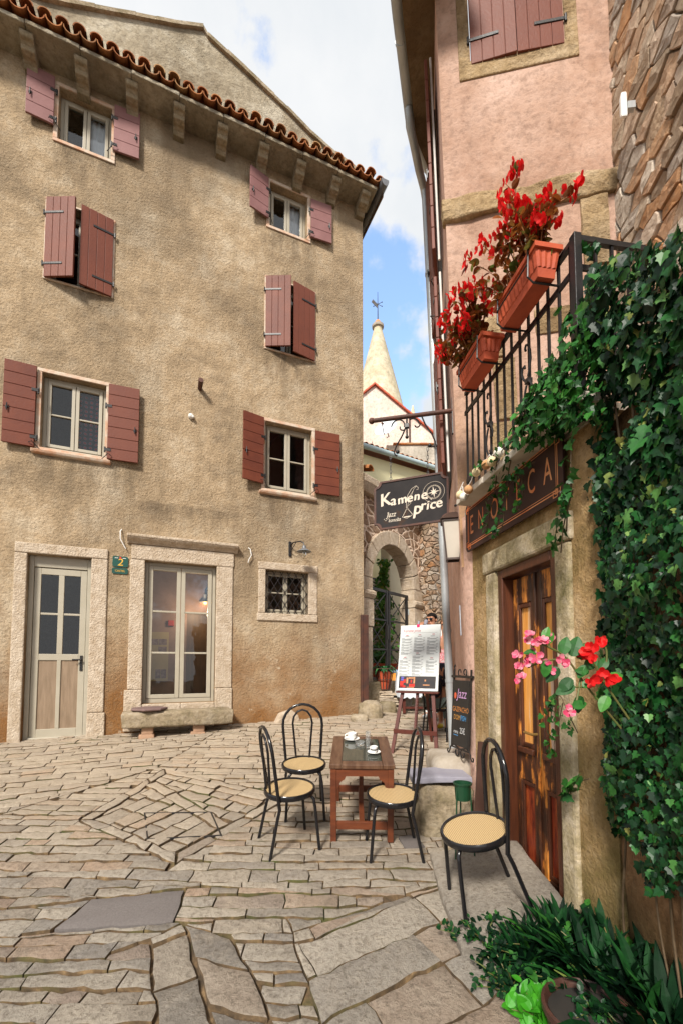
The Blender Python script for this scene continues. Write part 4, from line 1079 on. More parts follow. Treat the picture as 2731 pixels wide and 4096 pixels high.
mb.prism([(-.075, -.155), (.0, -.155), (-.01, -.145), (-.065, -.145)], y-.0005, y)
mb.tube([(-.085, y, -.15), (-.05, y, -.085), (-.05, y, -.075), (-.022, y, -.075), (-.022, y, -.085), (.015, y, -.135)], .003, 5); mb.tube([(-.085, y, -.15), (-.04, y, -.168), (.015, y, -.14)], .003, 5)
mb.tube([(-.045, y, -.065), (-.045, y, -.0), (-.03, y, .07), (.01, y, .13), (.05, y, .15), (.075, y, .13), (.07, y, .11), (.055, y, .11)], .0025, 5)
mb.tube([(-.035, y, -.065), (-.028, y, -.02), (-.005, y, .03), (.03, y, .12), (.06, y, .155)], .002, 5); mb.tube([(-.03, y, -.04), (.0, y, -.02), (-.015, y, .05), (.02, y, .1)], .002, 5)
mb.build('jug_drawing', M_CREAM, hb)
mb = MB()
for x, zt, zb in ((-.20, .50, .235), (.17, .545, .255)):
    n = 7; mb = MB()
    for k in range(n):
        zc = zt+(zb-zt)*(k+.5)/n; h = (zt-zb)/n*.62; pl = k % 2; xx = x+(.0 if x < 0 else .0)
        mb.tube([(xx+(math.cos(R(a))*.009 if not pl else 0), (math.cos(R(a))*.009 if pl else 0), zc+h*math.sin(R(a))) for a in range(0, 360, 36)], .003, 5, closed=True)
    mb.build('chain', M_IRON, hb, smooth=True)

M_DFR0 = mat('dark_bronze', (.035, .02, .014), (.06, .03, .02), 9, .5)
def lantern(M, label, h=.37):
    o = thing('wall_lantern', label, 'lantern', M=M)
    T_, B_ = .095, .06
    mb = MB()
    for sx in (-1, 1):
        for sy in (-1, 1): mb.bar((sx*B_, sy*B_, 0), (sx*T_, sy*T_, h), .014)
    for s_, z in ((B_, 0), (T_, h)):
        for a, b in (((-1, -1), (1, -1)), ((1, -1), (1, 1)), ((1, 1), (-1, 1)), ((-1, 1), (-1, -1))): mb.bar((a[0]*s_, a[1]*s_, z), (b[0]*s_, b[1]*s_, z), .018)
    mb.add([(-.12, -.12, h+.01), (.12, -.12, h+.01), (.12, .12, h+.01), (-.12, .12, h+.01), (-.035, -.035, h+.09), (.035, -.035, h+.09), (.035, .035, h+.09), (-.035, .035, h+.09)], [(0, 1, 5, 4), (1, 2, 6, 5), (2, 3, 7, 6), (3, 0, 4, 7), (4, 5, 6, 7), (3, 2, 1, 0)])
    mb.build('frame', M_DFR0, o)
    mb = MB(); q = .97
    vs_ = [(sx*B_*q, sy*B_*q, .01) for sx, sy in ((-1, -1), (1, -1), (1, 1), (-1, 1))]+[(sx*T_*q, sy*T_*q, h-.01) for sx, sy in ((-1, -1), (1, -1), (1, 1), (-1, 1))]
    mb.add(vs_, [(0, 1, 5, 4), (1, 2, 6, 5), (2, 3, 7, 6), (3, 0, 4, 7)]); mb.build('milk_glass', mat('milk_glass', (.52, .47, .40), (.46, .41, .34), 3, .3), o)
    return o
ln = lantern(tr(1.08, 4.17, 2.72) @ rz(R(-14)), 'square rusty wall lantern with milk glass below the hanging sign')
MB().tube([(.02, .0, .53), (.08, .02, .57), (.16, .04, .52)], .012, 6).box(.02, .2, .02, .05, .40, .44).build('arm', M_IRON, ln)
sp = thing('floodlight', 'small round dark floodlight on the pink wall behind the hanging sign', 'lamp', M=LEAN @ tr(1.12, 4.55, 3.3))
MB().lathe([(0, -.04), (.075, -.04), (.085, -.02), (.085, .03), (.05, .06), (0, .065)], 16, M=Matrix.Rotation(R(65), 4, 'Y')).build('housing', mat('slate_metal', (.04, .05, .07), (.05, .06, .08), 4, .4), sp, smooth=True)
MB().tube([(.03, 0, -.02), (.09, .02, -.09), (.12, .02, -.1)], .014, 6).build('arm', M_IRON, sp)
st = MB(LEAN @ BF); st.box(-.46, -.38, -.006, -.001, 2.0, 2.3)
tag(st.build('sticker', mat('sticker_blue', (.25, .33, .55), (.6, .66, .68), 14, .5)), 'small blue and white sticker on the pink alley wall above the chalkboard', 'sticker')

# ------------------------------------------------------------------ walls at the right edge
def rough_wall(p, q, z0, z1, th, amp=.05, step=.14, seed=0):
    """an uneven wall face from p to q (x, y) with its outer side on the left of p->q"""
    p, q = V((*p, 0)), V((*q, 0)); d = q-p; L_ = d.length; d.normalize(); nn = V((-d.y, d.x, 0))
    nu, nz = max(2, int(L_/step)), max(2, int((z1-z0)/step)); vs_ = []; mb = MB()
    for k in range(nz+1):
        for i in range(nu+1):
            b = p+d*(L_*i/nu)+V((0, 0, z0+(z1-z0)*k/nz))
            vs_.append(b+nn*(amp*2*noise.noise(b*2.3+V((seed, 0, 0)))+amp*.8*noise.noise(b*7)))
    m = nu+1
    fs = [(k*m+i+1, k*m+i, (k+1)*m+i, (k+1)*m+i+1) for k in range(nz) for i in range(nu)]
    b0 = len(vs_)
    for k in (0, nz):
        for i in (0, nu): vs_.append(vs_[k*m+i]-nn*th)
    fs += [tuple(nz*m+i for i in range(m))+(b0+3, b0+2), tuple(k*m for k in range(nz+1))[::-1]+(b0, b0+2), tuple(k*m+nu for k in range(nz+1))+(b0+3, b0+1), (b0, b0+1, b0+3, b0+2)]
    return mb.add(vs_, fs)
M_RUB = rubble('rubble_stone', [(.34, .23, .14), (.66, .54, .42), (.56, .29, .14), (.76, .66, .55), (.46, .38, .31), (.66, .42, .27)], (.46, .33, .22), 4.4, 2.0, .06, .04)
rw = thing('rubble_wall', 'tall rough rubble stone wall at the top right edge above the ivy', 'wall', (2.4, 3, 2.2))
rough_wall((2.2, .6), (2.50, 3.80), 2.2, 11, .5, .025, .12, 3).build('mortar_bed', mat('lime_mortar', (.44, .31, .20), (.28, .19, .12), 5, .95, .8, 25, bd=.03), rw, smooth=True, world=True)
WT = tr(2.50, 3.80) @ rz(math.atan2(.6-3.8, 2.2-2.50))
masonry(MB(), WT, [(0, 2.6), (2.4, 2.6), (2.4, 10.6), (0, 10.6)], 1.5, None, .25, .006, 5, .04).build('masonry', wall_stone('rust_grey_rubble', [(0, (.34, .24, .16)), (.2, (.62, .50, .38)), (.4, (.50, .25, .11)), (.6, (.70, .60, .49)), (.8, (.40, .34, .29)), (1, (.60, .36, .20))]), rw, world=True)
iw = rough_wall((1.36, -.3), (1.435, 2.26), -.2, 3.0, .45, .02, .16, 5)
tag(iw.build('garden_wall', stucco('brown_lime_plaster', (.27, .15, .075), (.36, .23, .13), (.12, .07, .03), damp=(.07, .06, .02), zr=(-.3, 1.0), bscale=20, bst=.9, streak=.95, fs=2.8), smooth=True), 'brown plastered wall half hidden under the big ivy at the right edge', 'wall')
wl_ = thing('outdoor_light', 'white box light fixed to the rubble wall near the pink house', 'lamp', M=tr(2.27, 3.35, 6.3) @ rz(R(-5)))
MB().prismx([(-.02, -.10), (.02, -.08), (.02, .09), (-.02, .12)], .03, .08).build('housing', M_WHITE, wl_, bevel=.012)
MB().box(.08, .14, -.02, .02, -.03, .03).build('mount', M_ZINC, wl_)
# ------------------------------------------------------------------ cafe furniture
t = NT('woven_cane'); vec = t.stretch((1, 1, 1), rot=(0, 0, R(45))); x, y, z = t.xyz(vec)
f = 2*math.pi/.0145
h = t.math('MULTIPLY', t.math('SINE', t.math('MULTIPLY', x, f)), t.math('SINE', t.math('MULTIPLY', y, f)))
col = t.mix(t.range(h, .2, .4), (.56, .40, .20), (.09, .045, .015))
M_CANE = t.out(col, .55, t.bump(h, -.3, .002))
SLOPE = Matrix.Rotation(math.atan(.125), 4, 'X')            # the street tilts everything standing on it
def make_chair():
    o = thing('bistro_chair', 'x', 'chair')
    MB().lathe([(0, .452), (.185, .452), (.185, .458), (0, .459)], 36).build('cane_seat', M_CANE, o, smooth=True)
    MB().lathe([(.178, .425), (.197, .428), (.203, .44), (.203, .462), (.197, .470), (.186, .468), (.183, .455), (.178, .425)], 40).build('seat_rim', M_BLACKT, o, smooth=True)
    hp = []
    for k in range(25):                                     # hoop: up from the rear legs and round
        a = k/24
        if a < .3: u = a/.3; hp.append((-.155-.032*u, -.125-.055*u, .36+.42*u))
        elif a > .7: u = (1-a)/.3; hp.append((.155+.032*u, -.125-.055*u, .36+.42*u))
        else: an = R(180-180*(a-.3)/.4); hp.append((.187*math.cos(an), -.18-.022*math.sin(an), .78+.19*math.sin(an)))
    MB().tube(hp, .0135, 10).build('back_hoop', M_BLACKT, o, smooth=True)
    ip = []
    for k in range(21):
        a = k/20
        if a < .35: u = a/.35; ip.append((-.062-.03*u, -.172-.022*u, .45+.34*u))
        elif a > .65: u = (1-a)/.35; ip.append((.062+.03*u, -.172-.022*u, .45+.34*u))
        else: an = R(180-180*(a-.35)/.3); ip.append((.092*math.cos(an), -.194-.014*math.sin(an), .79+.125*math.sin(an)))
    MB().tube(ip, .010, 8).build('inner_hoop', M_BLACKT, o, smooth=True)
    for sx in (-1, 1):
        MB().tube([(sx*.155, -.125, .37), (sx*.163, -.145, .30), (sx*.178, -.21, .0)], .0125, 10).build('leg', M_BLACKT, o, smooth=True)
    for sx in (-1, 1):
        MB().tube([(sx*.07, .10, .43), (sx*.115, .13, .425), (sx*.14, .15, .40), (sx*.15, .158, .34), (sx*.172, .185, .0)], .0125, 10).build('leg', M_BLACKT, o, smooth=True)
    MB().box(-.15, .15, -.02, .02, .408, .424).box(-.02, .02, -.15, .15, .409, .4245).build('seat_brace', M_BLACKT, o)
    return o
ch = make_chair(); first = True
def chair(x, y, face, label, M2=None, dz=0.0, slope=True):
    """face: direction the sitter looks, degrees clockwise from +y"""
    global first
    o = ch if first else copy_tree(ch); first = False
    o.matrix_basis = tr(x, y, ground_z(x, y)+.012+dz) @ (SLOPE if slope else Matrix.Identity(4)) @ (M2 or Matrix.Identity(4)) @ rz(-R(face))
    o['label'] = label; o['group'] = 'black bentwood style cafe chairs with cane seats'
    return o
chair(.395, 3.50, -92, 'black hoop back chair with cane seat pulled up right of the coffee table')
chair(-.41, 3.57, 66, 'black hoop back chair with cane seat nearest on the left of the coffee table')
chair(-.345, 4.12, 172, 'black hoop back chair facing us behind the left side of the coffee table')
chair(.885, 2.74, -92, 'tilted black cane chair standing in front of the wooden wine bar door', Matrix.Rotation(R(-11), 4, 'Y'), dz=.115)
chair(1.42, 6.62, 20, 'black hoop back chair that the seated diner in navy sits on')

TM = tr(.175, 4.0, ground_z(.175, 4.0)+.015) @ SLOPE @ rz(R(-1.5))
tb = thing('coffee_table', 'low reddish wooden coffee table with a glass inlaid top', 'table', M=TM)
M_TW = mat('oiled_teak', (.16, .042, .014), (.09, .024, .010), 3, .42, .25, 25, st=(1.5, 1.5, 7))
M_TWD = mat('worn_dark_teak', (.075, .032, .016), (.15, .08, .045), 4, .45, .25, 25, st=(8, 1.2, 1))
hw, hl, H = .262, .40, .645
mb = MB(); mb.box(-hw, -.165, -hl, hl, H-.035, H).box(.165, hw, -hl, hl, H-.035, H).box(-.163, .163, -hl, -hl+.10, H-.035, H-.001).box(-.163, .163, hl-.10, hl, H-.035, H-.001).box(-.163, .163, -hl+.1, hl-.1, H-.035, H-.010)
mb.build('top', M_TWD, tb, bevel=.004)
t = NT('smoked_glass'); M_SMOKE = t.out((.05, .055, .045), .04, spec=.9)
MB().box(-.16, .16, -hl+.102, hl-.102, H-.0095, H+.001).build('glass_inlay', M_SMOKE, tb)
for sx in (-1, 1):
    for sy in (-1, 1): MB().box(*sorted((sx*(hw-.008), sx*(hw-.056))), *sorted((sy*(hl-.01), sy*(hl-.058))), 0, H-.037).build('leg', M_TW, tb, bevel=.004)
def apron(a0, a1): 
    w = a1-a0
    return [(a0, H-.037), (a1, H-.037), (a1, H-.20), (a1-.02, H-.185), (a1-.03, H-.15), (a1-.065, H-.125), (a1-.075, H-.10), (a0+.075, H-.10), (a0+.065, H-.125), (a0+.03, H-.15), (a0+.02, H-.185), (a0, H-.20)]
for sy in (-1, 1):
    pts = apron(-hw+.057, hw-.057); MB().prism(pts[::-1], *sorted((sy*(hl-.015), sy*(hl-.04)))).build('apron', M_TW, tb)
    MB().box(-hw+.057, hw-.057, *sorted((sy*(hl-.02), sy*(hl-.045))), .10, .165).build('stretcher', M_TW, tb, bevel=.003)
for sx in (-1, 1):
    MB().prismx(apron(-hl+.06, hl-.06), *sorted((sx*(hw-.013), sx*(hw-.038)))).build('apron', M_TW, tb)
MB().box(-.022, .022, -hl+.046, hl-.046, .115, .15).box(-.02, .02, .0, .03, .151, H-.04).build('stretcher', M_TW, tb, bevel=.003)
def on_table(x, y, z=0.002): return TM @ tr(x, y, H+z)
def cup(x, y, big, rot, label):
    s_ = 1.0 if big else .78
    o = thing('saucer', 'white saucer under the '+label.split(' at')[0], 'saucer', M=on_table(x, y))
    MB().lathe([(0, .004), (.03*s_, .003), (.05*s_, .010), (.072*s_, .018), (.073*s_, .021), (.05*s_, .014), (.03*s_, .008), (0, .008)], 28).build('dish', M_CHINA, o, smooth=True)
    o = thing('coffee_cup', label, 'cup', M=on_table(x, y, .011) @ rz(R(rot)))
    h = .062 if big else .056; r = .042 if big else .030
    MB().lathe([(0, 0), (r*.55, 0), (r*.6, .006), (r*.85, .02), (r*.97, h*.7), (r*1.04, h), (r*.98, h), (r*.9, h*.7), (r*.75, .02), (0, .014)], 26).build('bowl', M_CHINA, o, smooth=True)
    MB().tube([(r*.9, 0, h*.82), (r*1.25, 0, h*.88), (r*1.55, 0, h*.7), (r*1.45, 0, h*.42), (r*.88, 0, h*.3)], .0055, 7).build('handle', M_CHINA, o, smooth=True)
    if not big: MB().lathe([(r*1.0, h*.5), (r*1.02, h*.66)], 26).build('brown_band', M_DARK, o, smooth=True)
cup(-.085, .26, True, 190, 'large white coffee cup at the far end of the coffee table')
cup(.105, -.13, False, 130, 'small white espresso cup at the near end of the coffee table')
t = NT('clear_glass'); t.b.inputs['Transmission Weight'].default_value = .92; M_CLEAR = t.out((.95, .97, .97), .02)
gl = thing('tall_glass', 'tall empty shot glass standing between the two cups', 'glass', M=on_table(.06, .04))
MB().lathe([(0, 0), (.02, 0), (.021, .12), (.0235, .15), (.022, .15), (.019, .12), (.018, .02), (0, .018)], 20).build('bowl', M_CLEAR, gl, smooth=True)
ag = thing('glass_ashtray', 'low round glass ashtray beside the tall shot glass', 'ashtray', M=on_table(-.01, .12))
MB().lathe([(0, 0), (.04, 0), (.046, .03), (.04, .032), (.034, .012), (0, .010)], 20).build('dish', M_CLEAR, ag, smooth=True)

# easel and menu board
EX, EY = 1.02, 5.88
EM = tr(EX, EY, gz(EX, EY)+.01) @ rz(R(-26))
M_EASEL = mat('mahogany_stain', (.10, .022, .012), (.075, .016, .010), 5, .45, .2, 30, st=(5, 5, .7))
es = thing('menu_easel', 'dark red wooden easel standing on the cobbles by the alley entrance', 'easel', M=EM)
ln_ = lambda z: .245*(z-.83)                      # lean of the front plane
for sx in (-1, 1): MB().bar((sx*.30, ln_(0), -.02), (sx*.13, ln_(1.5), 1.5), .045, .028, up=(0, 1, 0)).build('leg', M_EASEL, es)
MB().bar((.03, .62, -.02), (.0, ln_(1.5)+.04, 1.5), .035, .028, up=(0, 1, 0)).build('leg', M_EASEL, es)
MB().bar((-.29, ln_(.3)-.02, .29), (.29, ln_(.3)-.02, .29), .022, .055).build('crossbar', M_EASEL, es)
mb = MB(); mb.bar((0, ln_(.30)+.0, .30), (0, ln_(1.6), 1.6), .038, .02, up=(0, 1, 0))
for k in range(14): z = .34+.037*k; mb.bar((.006, ln_(z)-.018, z), (.02, ln_(z)-.018, z+.02), .012, .012)
mb.build('ratchet_bar', M_EASEL, es)
MB().box(-.29, .29, ln_(.82)-.06, ln_(.82)+.03, .79, .815).build('shelf', M_EASEL, es, bevel=.004)
BM = EM @ tr(0, -.045, .82) @ Matrix.Rotation(-math.atan(.245), 4, 'X')
bd = thing('menu_board', 'white menu board with red title and a night photograph, leaning on the easel', 'menu', M=BM)
M_PAPER = mat('white_laminate', (.70, .73, .72), (.66, .69, .68), 3, .3)
BW, BH = .283, .93
MB().box(-BW, BW, -.012, .012, 0, BH).build('panel', M_PAPER, bd, bevel=.008)
M_INK = mat('grey_print', (.16, .16, .17)); M_RINK = mat('red_print', (.5, .04, .06)); y = -.0135
mb = MB(); text(mb, 'Kamene price', .06, tr(-.115, y, BH-.085), .72, .15); mb.box(-.01, -.006, y-.0002, -.012, BH-.055, BH-.05)
for cx, zz in ((-.18, BH-.155), (0, BH-.15), (.19, BH-.145), (-.02, BH-.41), (-.19, BH-.47), (.18, BH-.48)): mb.box(cx-.018, cx+.018, y, -.0121, zz, zz+.008)
mb.build('title', M_RINK, bd)
mb = MB(); rg = random.Random(5); mb.box(-.24, .24, y, -.0121, BH-.118, BH-.116)
for cx, zt, zb in ((-.18, BH-.17, BH-.42), (0, BH-.17, BH-.36), (.18, BH-.17, BH-.43), (-.19, BH-.49, BH-.70), (-.01, BH-.43, BH-.72), (.18, BH-.5, BH-.66)):
    z = zt
    mb.box(cx-.03, cx+.03, y, -.0121, z, z+.006); z -= .022
    while z > zb:
        mb.box(cx-.075, cx-.075+rg.uniform(.03, .05), y, -.0121, z, z+.005); mb.box(cx+.05, cx+.075, y, -.0121, z, z+.004); z -= .011
        for _ in range(rg.randint(2, 3)): mb.box(cx-.075, cx+rg.uniform(.02, .07), y, -.0121, z, z+.0035); z -= .009
        z -= .010
mb.build('menu_text', M_INK, bd)
MB().box(-.255, .25, y, -.0121, .035, .20).build('photograph', mat('dark_photo', (.02, .018, .02), (.035, .025, .022), 12, .3), bd)
mb = MB()
for x0, x1, z0, z1 in ((-.235, -.19, .045, .13), (-.19, -.16, .11, .155), (-.11, -.03, .055, .095), (-.235, -.16, .045, .07), (-.09, -.07, .11, .15)): mb.box(x0, x1, y-.001, y, z0, z1)
mb.build('red_print', mat('photo_red', (.6, .03, .02)), bd)
mb = MB()
for x0, x1, z0, z1 in ((-.15, -.125, .10, .18), (-.05, -.03, .10, .19), (-.12, -.05, .165, .185), (-.14, -.04, .042, .052), (.08, .17, .075, .088), (.1, .12, .13, .155)): mb.box(x0, x1, y-.0015, y, z0, z1)
mb.build('warm_print', mat('photo_orange', (.62, .28, .12), (.4, .2, .1), 20), bd)
MB().box(-.225, -.19, y-.0012, y, .14, .165).box(-.225, -.185, y-.0012, y, .17, .19).build('blue_print', mat('photo_blue', (.12, .12, .5)), bd)
cl = thing('bulldog_clip', 'bright pink clip on the top edge of the menu board', 'clip', M=BM @ tr(-.03, 0, BH))
MB().box(-.02, .02, -.022, .022, -.035, .008).build('jaw', mat('hot_pink', (.8, .02, .16)), cl, bevel=.006)
MB().box(-.014, .012, -.008, .006, .008, .06).build('lever', mat('grey_plastic', (.3, .3, .36)), cl, bevel=.004)

# chalkboard by the corner
CM = tr(1.075, 4.03, .86) @ rz(R(-78)) @ Matrix.Rotation(R(-3), 4, 'X')
cbd = thing('chalkboard', 'narrow black chalkboard in a wrought iron stand lettered Jazz', 'chalkboard', M=CM)
MB().box(-.15, .15, -.008, .008, .10, .70).build('slate', mat('slate_black', (.012, .012, .013), (.02, .02, .02), 5, .5), cbd)
mb = MB()
for sx in (-1, 1): mb.bar((sx*.165, 0, .07), (sx*.165, 0, .80), .014)
mb.bar((-.2, 0, .735), (.2, 0, .735), .022, .022); mb.bar((-.165, 0, .075), (.165, 0, .075), .012)
for sx in (-1, 1):
    mb.tube([(sx*.165, 0, .09), (sx*.19, 0, .06), (sx*.2, 0, .03), (sx*.22, 0, .008), (sx*.245, 0, .01), (sx*.25, 0, .03), (sx*.235, 0, .04)], .007, 6)
    mb.tube(arc(sx*.055, .04, .045, 90, 90+sx*300, 14, grow=-.018), .007, 6)
    mb.tube([(sx*.165, 0, .08), (sx*.12, 0, .10), (sx*.055, 0, .085)], .007, 6)
    mb.tube(arc(sx*.05, .775, .035, -60, 250 if sx > 0 else -370, 14, grow=-.014), .006, 6)
mb.tube([(-.16, 0, .8), (-.165, 0, .83), (-.15, 0, .845), (-.14, 0, .83)], .006, 6)
mb.build('stand', M_IRON, cbd, smooth=True)
y = -.0092
def chalk(s, size, x, z, c, sx=1, sh=0, nm='lettering'):
    mb = text(MB(), s, size, tr(x, y, z), sx, sh); return mb.build(nm, mat('chalk_'+nm, c, tuple(v*.75 for v in c), 40), cbd)
chalk('Jazz', .125, .015, .575, (.62, .35, .62), .95, .2, 'lilac_writing')
chalk('GAZPACHO', .066, .0, .43, (.65, .25, .06), .85, 0, 'orange_writing'); chalk('DOM', .066, -.06, .355, (.62, .3, .06), .85, 0, 'orange_writing')
chalk('FISH', .066, .06, .355, (.08, .35, .7), .85, 0, 'blue_writing')
chalk('menu', .05, -.075, .225, (.7, .7, .7), .8, .1, 'white_writing'); chalk('25€', .075, .05, .24, (.75, .75, .75), .8, 0, 'white_writing')
MB().ball((-.11, -.009, .555), .024, 12, 6, (1, .1, 1.25)).build('red_dot', mat('chalk_red', (.7, .12, .05)), cbd)
MB().box(-.12, -.03, y, y+.0005, .19, .195).build('underline', mat('chalk_blue', (.1, .35, .7)), cbd)

# stone seat by the corner, cushion, ashtray stand, plank
sb = thing('stone_block_seat', 'rough boulder used as a bench below the chalkboard', 'stone bench', (.88, 3.85, .3))
rough_block(.66, 1.12, 3.72, 4.15, .16, .69, .03, 4, 9).build('block', M_ROCK, sb, smooth=True, world=True)
tag(rough_block(.86, 1.32, 4.02, 4.62, .2, .85, .02, 6, 8).build('stone_ledge', M_SLABG, smooth=True), 'pale stone ledge under the chalkboard against the alley wall', 'stone')
tag(rough_block(.60, 1.1, 3.74, 4.1, .70, .755, .010, 9, 9).build('seat_cushion', mat('grey_lilac_cloth', (.30, .29, .34), (.25, .24, .29), 5, .9, .4, 60), smooth=True), 'flat grey lilac seat cushion on the boulder bench below the chalkboard', 'cushion')
q = V((.885, 3.25, ground_z(.885, 3.25)+.01))
at_ = thing('ashtray_stand', 'dark green metal ashtray on three thin legs beside the boulder bench', 'ashtray stand', q)
M_GRN = mat('dark_green_enamel', (.010, .055, .025), (.012, .045, .02), 5, .3)
MB().lathe([(0, .51), (.052, .51), (.06, .62), (.068, .622), (.068, .634), (.058, .634), (.05, .55), (0, .545)], 22).build('bowl', M_GRN, at_, smooth=True)
for k in range(3):
    a = R(90+120*k); MB().tube([(.055*math.cos(a), .055*math.sin(a), .6), (.085*math.cos(a), .085*math.sin(a), 0)], .006, 6).build('leg', M_GRN, at_, smooth=True)
mb = MB(); mb.bar((1.00, 3.30, .26), (1.07, 3.34, 1.12), .075, .018, up=(0, 1, 0))
tag(mb.build('leaning_board', mat('brown_board', (.05, .022, .014), (.07, .03, .02), 6, .5)), 'narrow dark brown board leaning on the wall left of the wine bar door', 'board')
stp = rough_block(-.25, .44, -.31, .62, -.2, .0, .02, 3, 12); stp.v = [tr(.885, 2.74, ground_z(.885, 2.74)+.128) @ SLOPE @ Matrix.Rotation(R(-8), 4, 'Y') @ p for p in stp.v]
tag(stp.build('door_step', M_COB, smooth=True), 'pale stone step in front of the wooden wine bar door', 'step')
tag(rough_block(.80, .90, 3.48, 3.60, .2, .31, .012, 8, 5).build('loose_stone', M_ROCK, smooth=True), 'small grey stone at the foot of the boulder bench', 'stone')

# stone bench below the French window
BMX = LHM
bq = thing('slab_bench', 'long mossy stone slab bench below the French window', 'stone bench', M=LHM @ tr(-3.1, -.24, .62))
m_ = rough_block(-.83, .70, -.2, .2, .19, .42, .02, 12, 12); m_.build('slab', M_ROCK, bq, smooth=True)
for x, s_ in ((-.48, 3), (.22, 5)):
    rough_block(x-.13, x+.09, -.15, .12, -.08, .10, .012, s_, 5).build('support_stone', mat('pink_brick_stone', (.45, .28, .18), (.36, .22, .14), 8, .9, .5, 30), bq, smooth=True)
    rough_block(x-.09, x+.07, -.13, .1, .09, .20, .01, s_+1, 5).build('support_stone', mat('pink_brick_stone', (.45, .28, .18), (.36, .22, .14), 8, .9, .5, 30), bq, smooth=True)
mb = MB(LHM @ tr(-3.58, -.26, 1.045)); mb.lathe([(0, 0), (.22, .0), (.255, .012), (.26, .025), (.25, .04), (.1, .05), (0, .045)], 7)
tag(mb.build('brown_cushion', mat('mauve_brown_cloth', (.19, .12, .11), (.15, .095, .085), 6, .9, .4, 60), bevel=.01, seg=3), 'thin mauve brown cushion lying on the left end of the mossy slab bench', 'cushion')
# stones along the house foot
def boulder(name, c, r, label, m=None, seed=0, sc=(1, 1, 1)):
    o = rough_block(-r*sc[0], r*sc[0], -r*sc[1], r*sc[1], -r*sc[2], r*sc[2], r*.22, seed, 8, .75); o.M = None
    o.v = [p+V(c) for p in o.v]
    return tag(o.build(name, m or M_ROCK, smooth=True), label, 'stone')
boulder('corner_stone', (.52, 7.84, .86), .22, 'pale boulder at the foot of the rusty corner post', seed=1, sc=(.95, .8, .95))
boulder('corner_stone', (.84, 8.25, .86), .19, 'grey angular stone right of the pale corner boulder', seed=2, sc=(1.1, .8, .9))
boulder('corner_stone', (1.22, 8.72, 1.0), .17, 'brownish square stone at the end of the flat stone stack', M_SLABG, 3, (1, .9, 1.4))
boulder('corner_stone', (.30, 7.5, .79), .12, 'small low stone in front of the pale corner boulder', seed=7, sc=(1.3, .7, .6))
tag(MB(LHM).prism([(-1.75, .6), (-1.2, .6), (-1.28, .86), (-1.4, .96), (-1.6, .9)], -.16, -.0).build('wall_stone', M_LIME, bevel=.03), 'pale pointed stone at the wall foot behind the far chair', 'stone')
for k in range(6):
    zz = .95+.045*k; w_ = .30-.02*k
    o = rough_block(-w_, w_, -.2, .2, -.019, .019, .008, k, 6); a = uni(-.2, .2)
    o.v = [rz(a) @ p+V((.86+.02*k*(-1)**k, 8.75, zz)) for p in o.v]
    tag(o.build('flat_stone', M_LIME, smooth=True), ['lowest broad flat stone in the stack below the basket planter', 'second flat stone from the bottom of the stack below the basket planter', 'third flat stone up in the stack below the basket planter', 'fourth flat stone up in the stack below the basket planter', 'flat stone just under the top of the stack below the basket planter', 'top flat stone carrying the basket planter'][k], 'stone', 'stack of flat stones by the house corner')
# ------------------------------------------------------------------ the end of the alley
AFM = tr(.52, 8.5) @ rz(R(52))
aw = thing('arch_wall', 'rubble wall with a dressed stone arch at the end of the alley', 'wall', M=AFM)
M_MASON = rubble('pink_rubble', [(.30, .19, .12), (.50, .35, .25), (.24, .14, .08), (.42, .27, .17), (.36, .25, .19)], (.70, .54, .42), 3.6, 1.7, .03, .12)
cx, sp_, rin, rout = .93, 3.42, .84, 1.13
mb = MB(); n = 20
outer = [(-.4, .6), (-.4, 5.05), (2.72, 5.05), (2.72, .6)]
an = [180-180*k/n for k in range(n+1)]
A_ = [(cx+rout*math.cos(R(a)), sp_+rout*math.sin(R(a))) for a in an]
top = [(-.4, 5.05)]+[(x, 5.05) for x, z in A_[1:-1]]+[(2.72, 5.05)]
strip = [(x, z) for x, z in A_]
vv = [(x, 0, z) for x, z in strip]+[(max(-.4, min(2.72, x)) if 0 < i < n else top[i][0], 0, 5.05) for i, (x, z) in enumerate(strip)]
mb.add(vv, [(i, i+1, n+2+i, n+1+i) for i in range(n)])
mb.add([(-.4, 0, .6), (cx-rout, 0, .6), (cx-rout, 0, sp_), (-.4, 0, 5.05), (2.72, 0, .6), (cx+rout, 0, .6), (cx+rout, 0, sp_), (2.72, 0, 5.05)], [(0, 1, 2, 3), (5, 4, 7, 6)])
mb.add([(2.72, 0, .6), (2.72, .28, .6), (2.72, .28, 5.05), (2.72, 0, 5.05), (-.4, .28, .6), (cx-rout, .28, .6), (cx-rout, .28, 5.05), (-.4, .28, 5.05), (cx+rout, .28, .6), (cx+rout, .28, 5.05), (cx-rout, .28, sp_+rout), (cx+rout, .28, sp_+rout)],
       [(0, 1, 2, 3), (5, 4, 7, 6), (1, 8, 9, 2), (10, 6, 9, 11)])
mb.build('wall', M_MASON, aw)
nv = 9
for k in range(nv):
    a0, a1 = 180-180*k/nv-.5, 180-180*(k+1)/nv+.5
    pr_ = [(cx+rr*math.cos(R(a0+(a1-a0)*q/4)), sp_+rr*math.sin(R(a0+(a1-a0)*q/4))) for rr, qs in ((rin, range(5)), (rout, range(4, -1, -1))) for q in qs]
    MB().prism(pr_[::-1], -.05-.006*(k % 2), .30).build('voussoir', M_LIME, aw, bevel=.015)
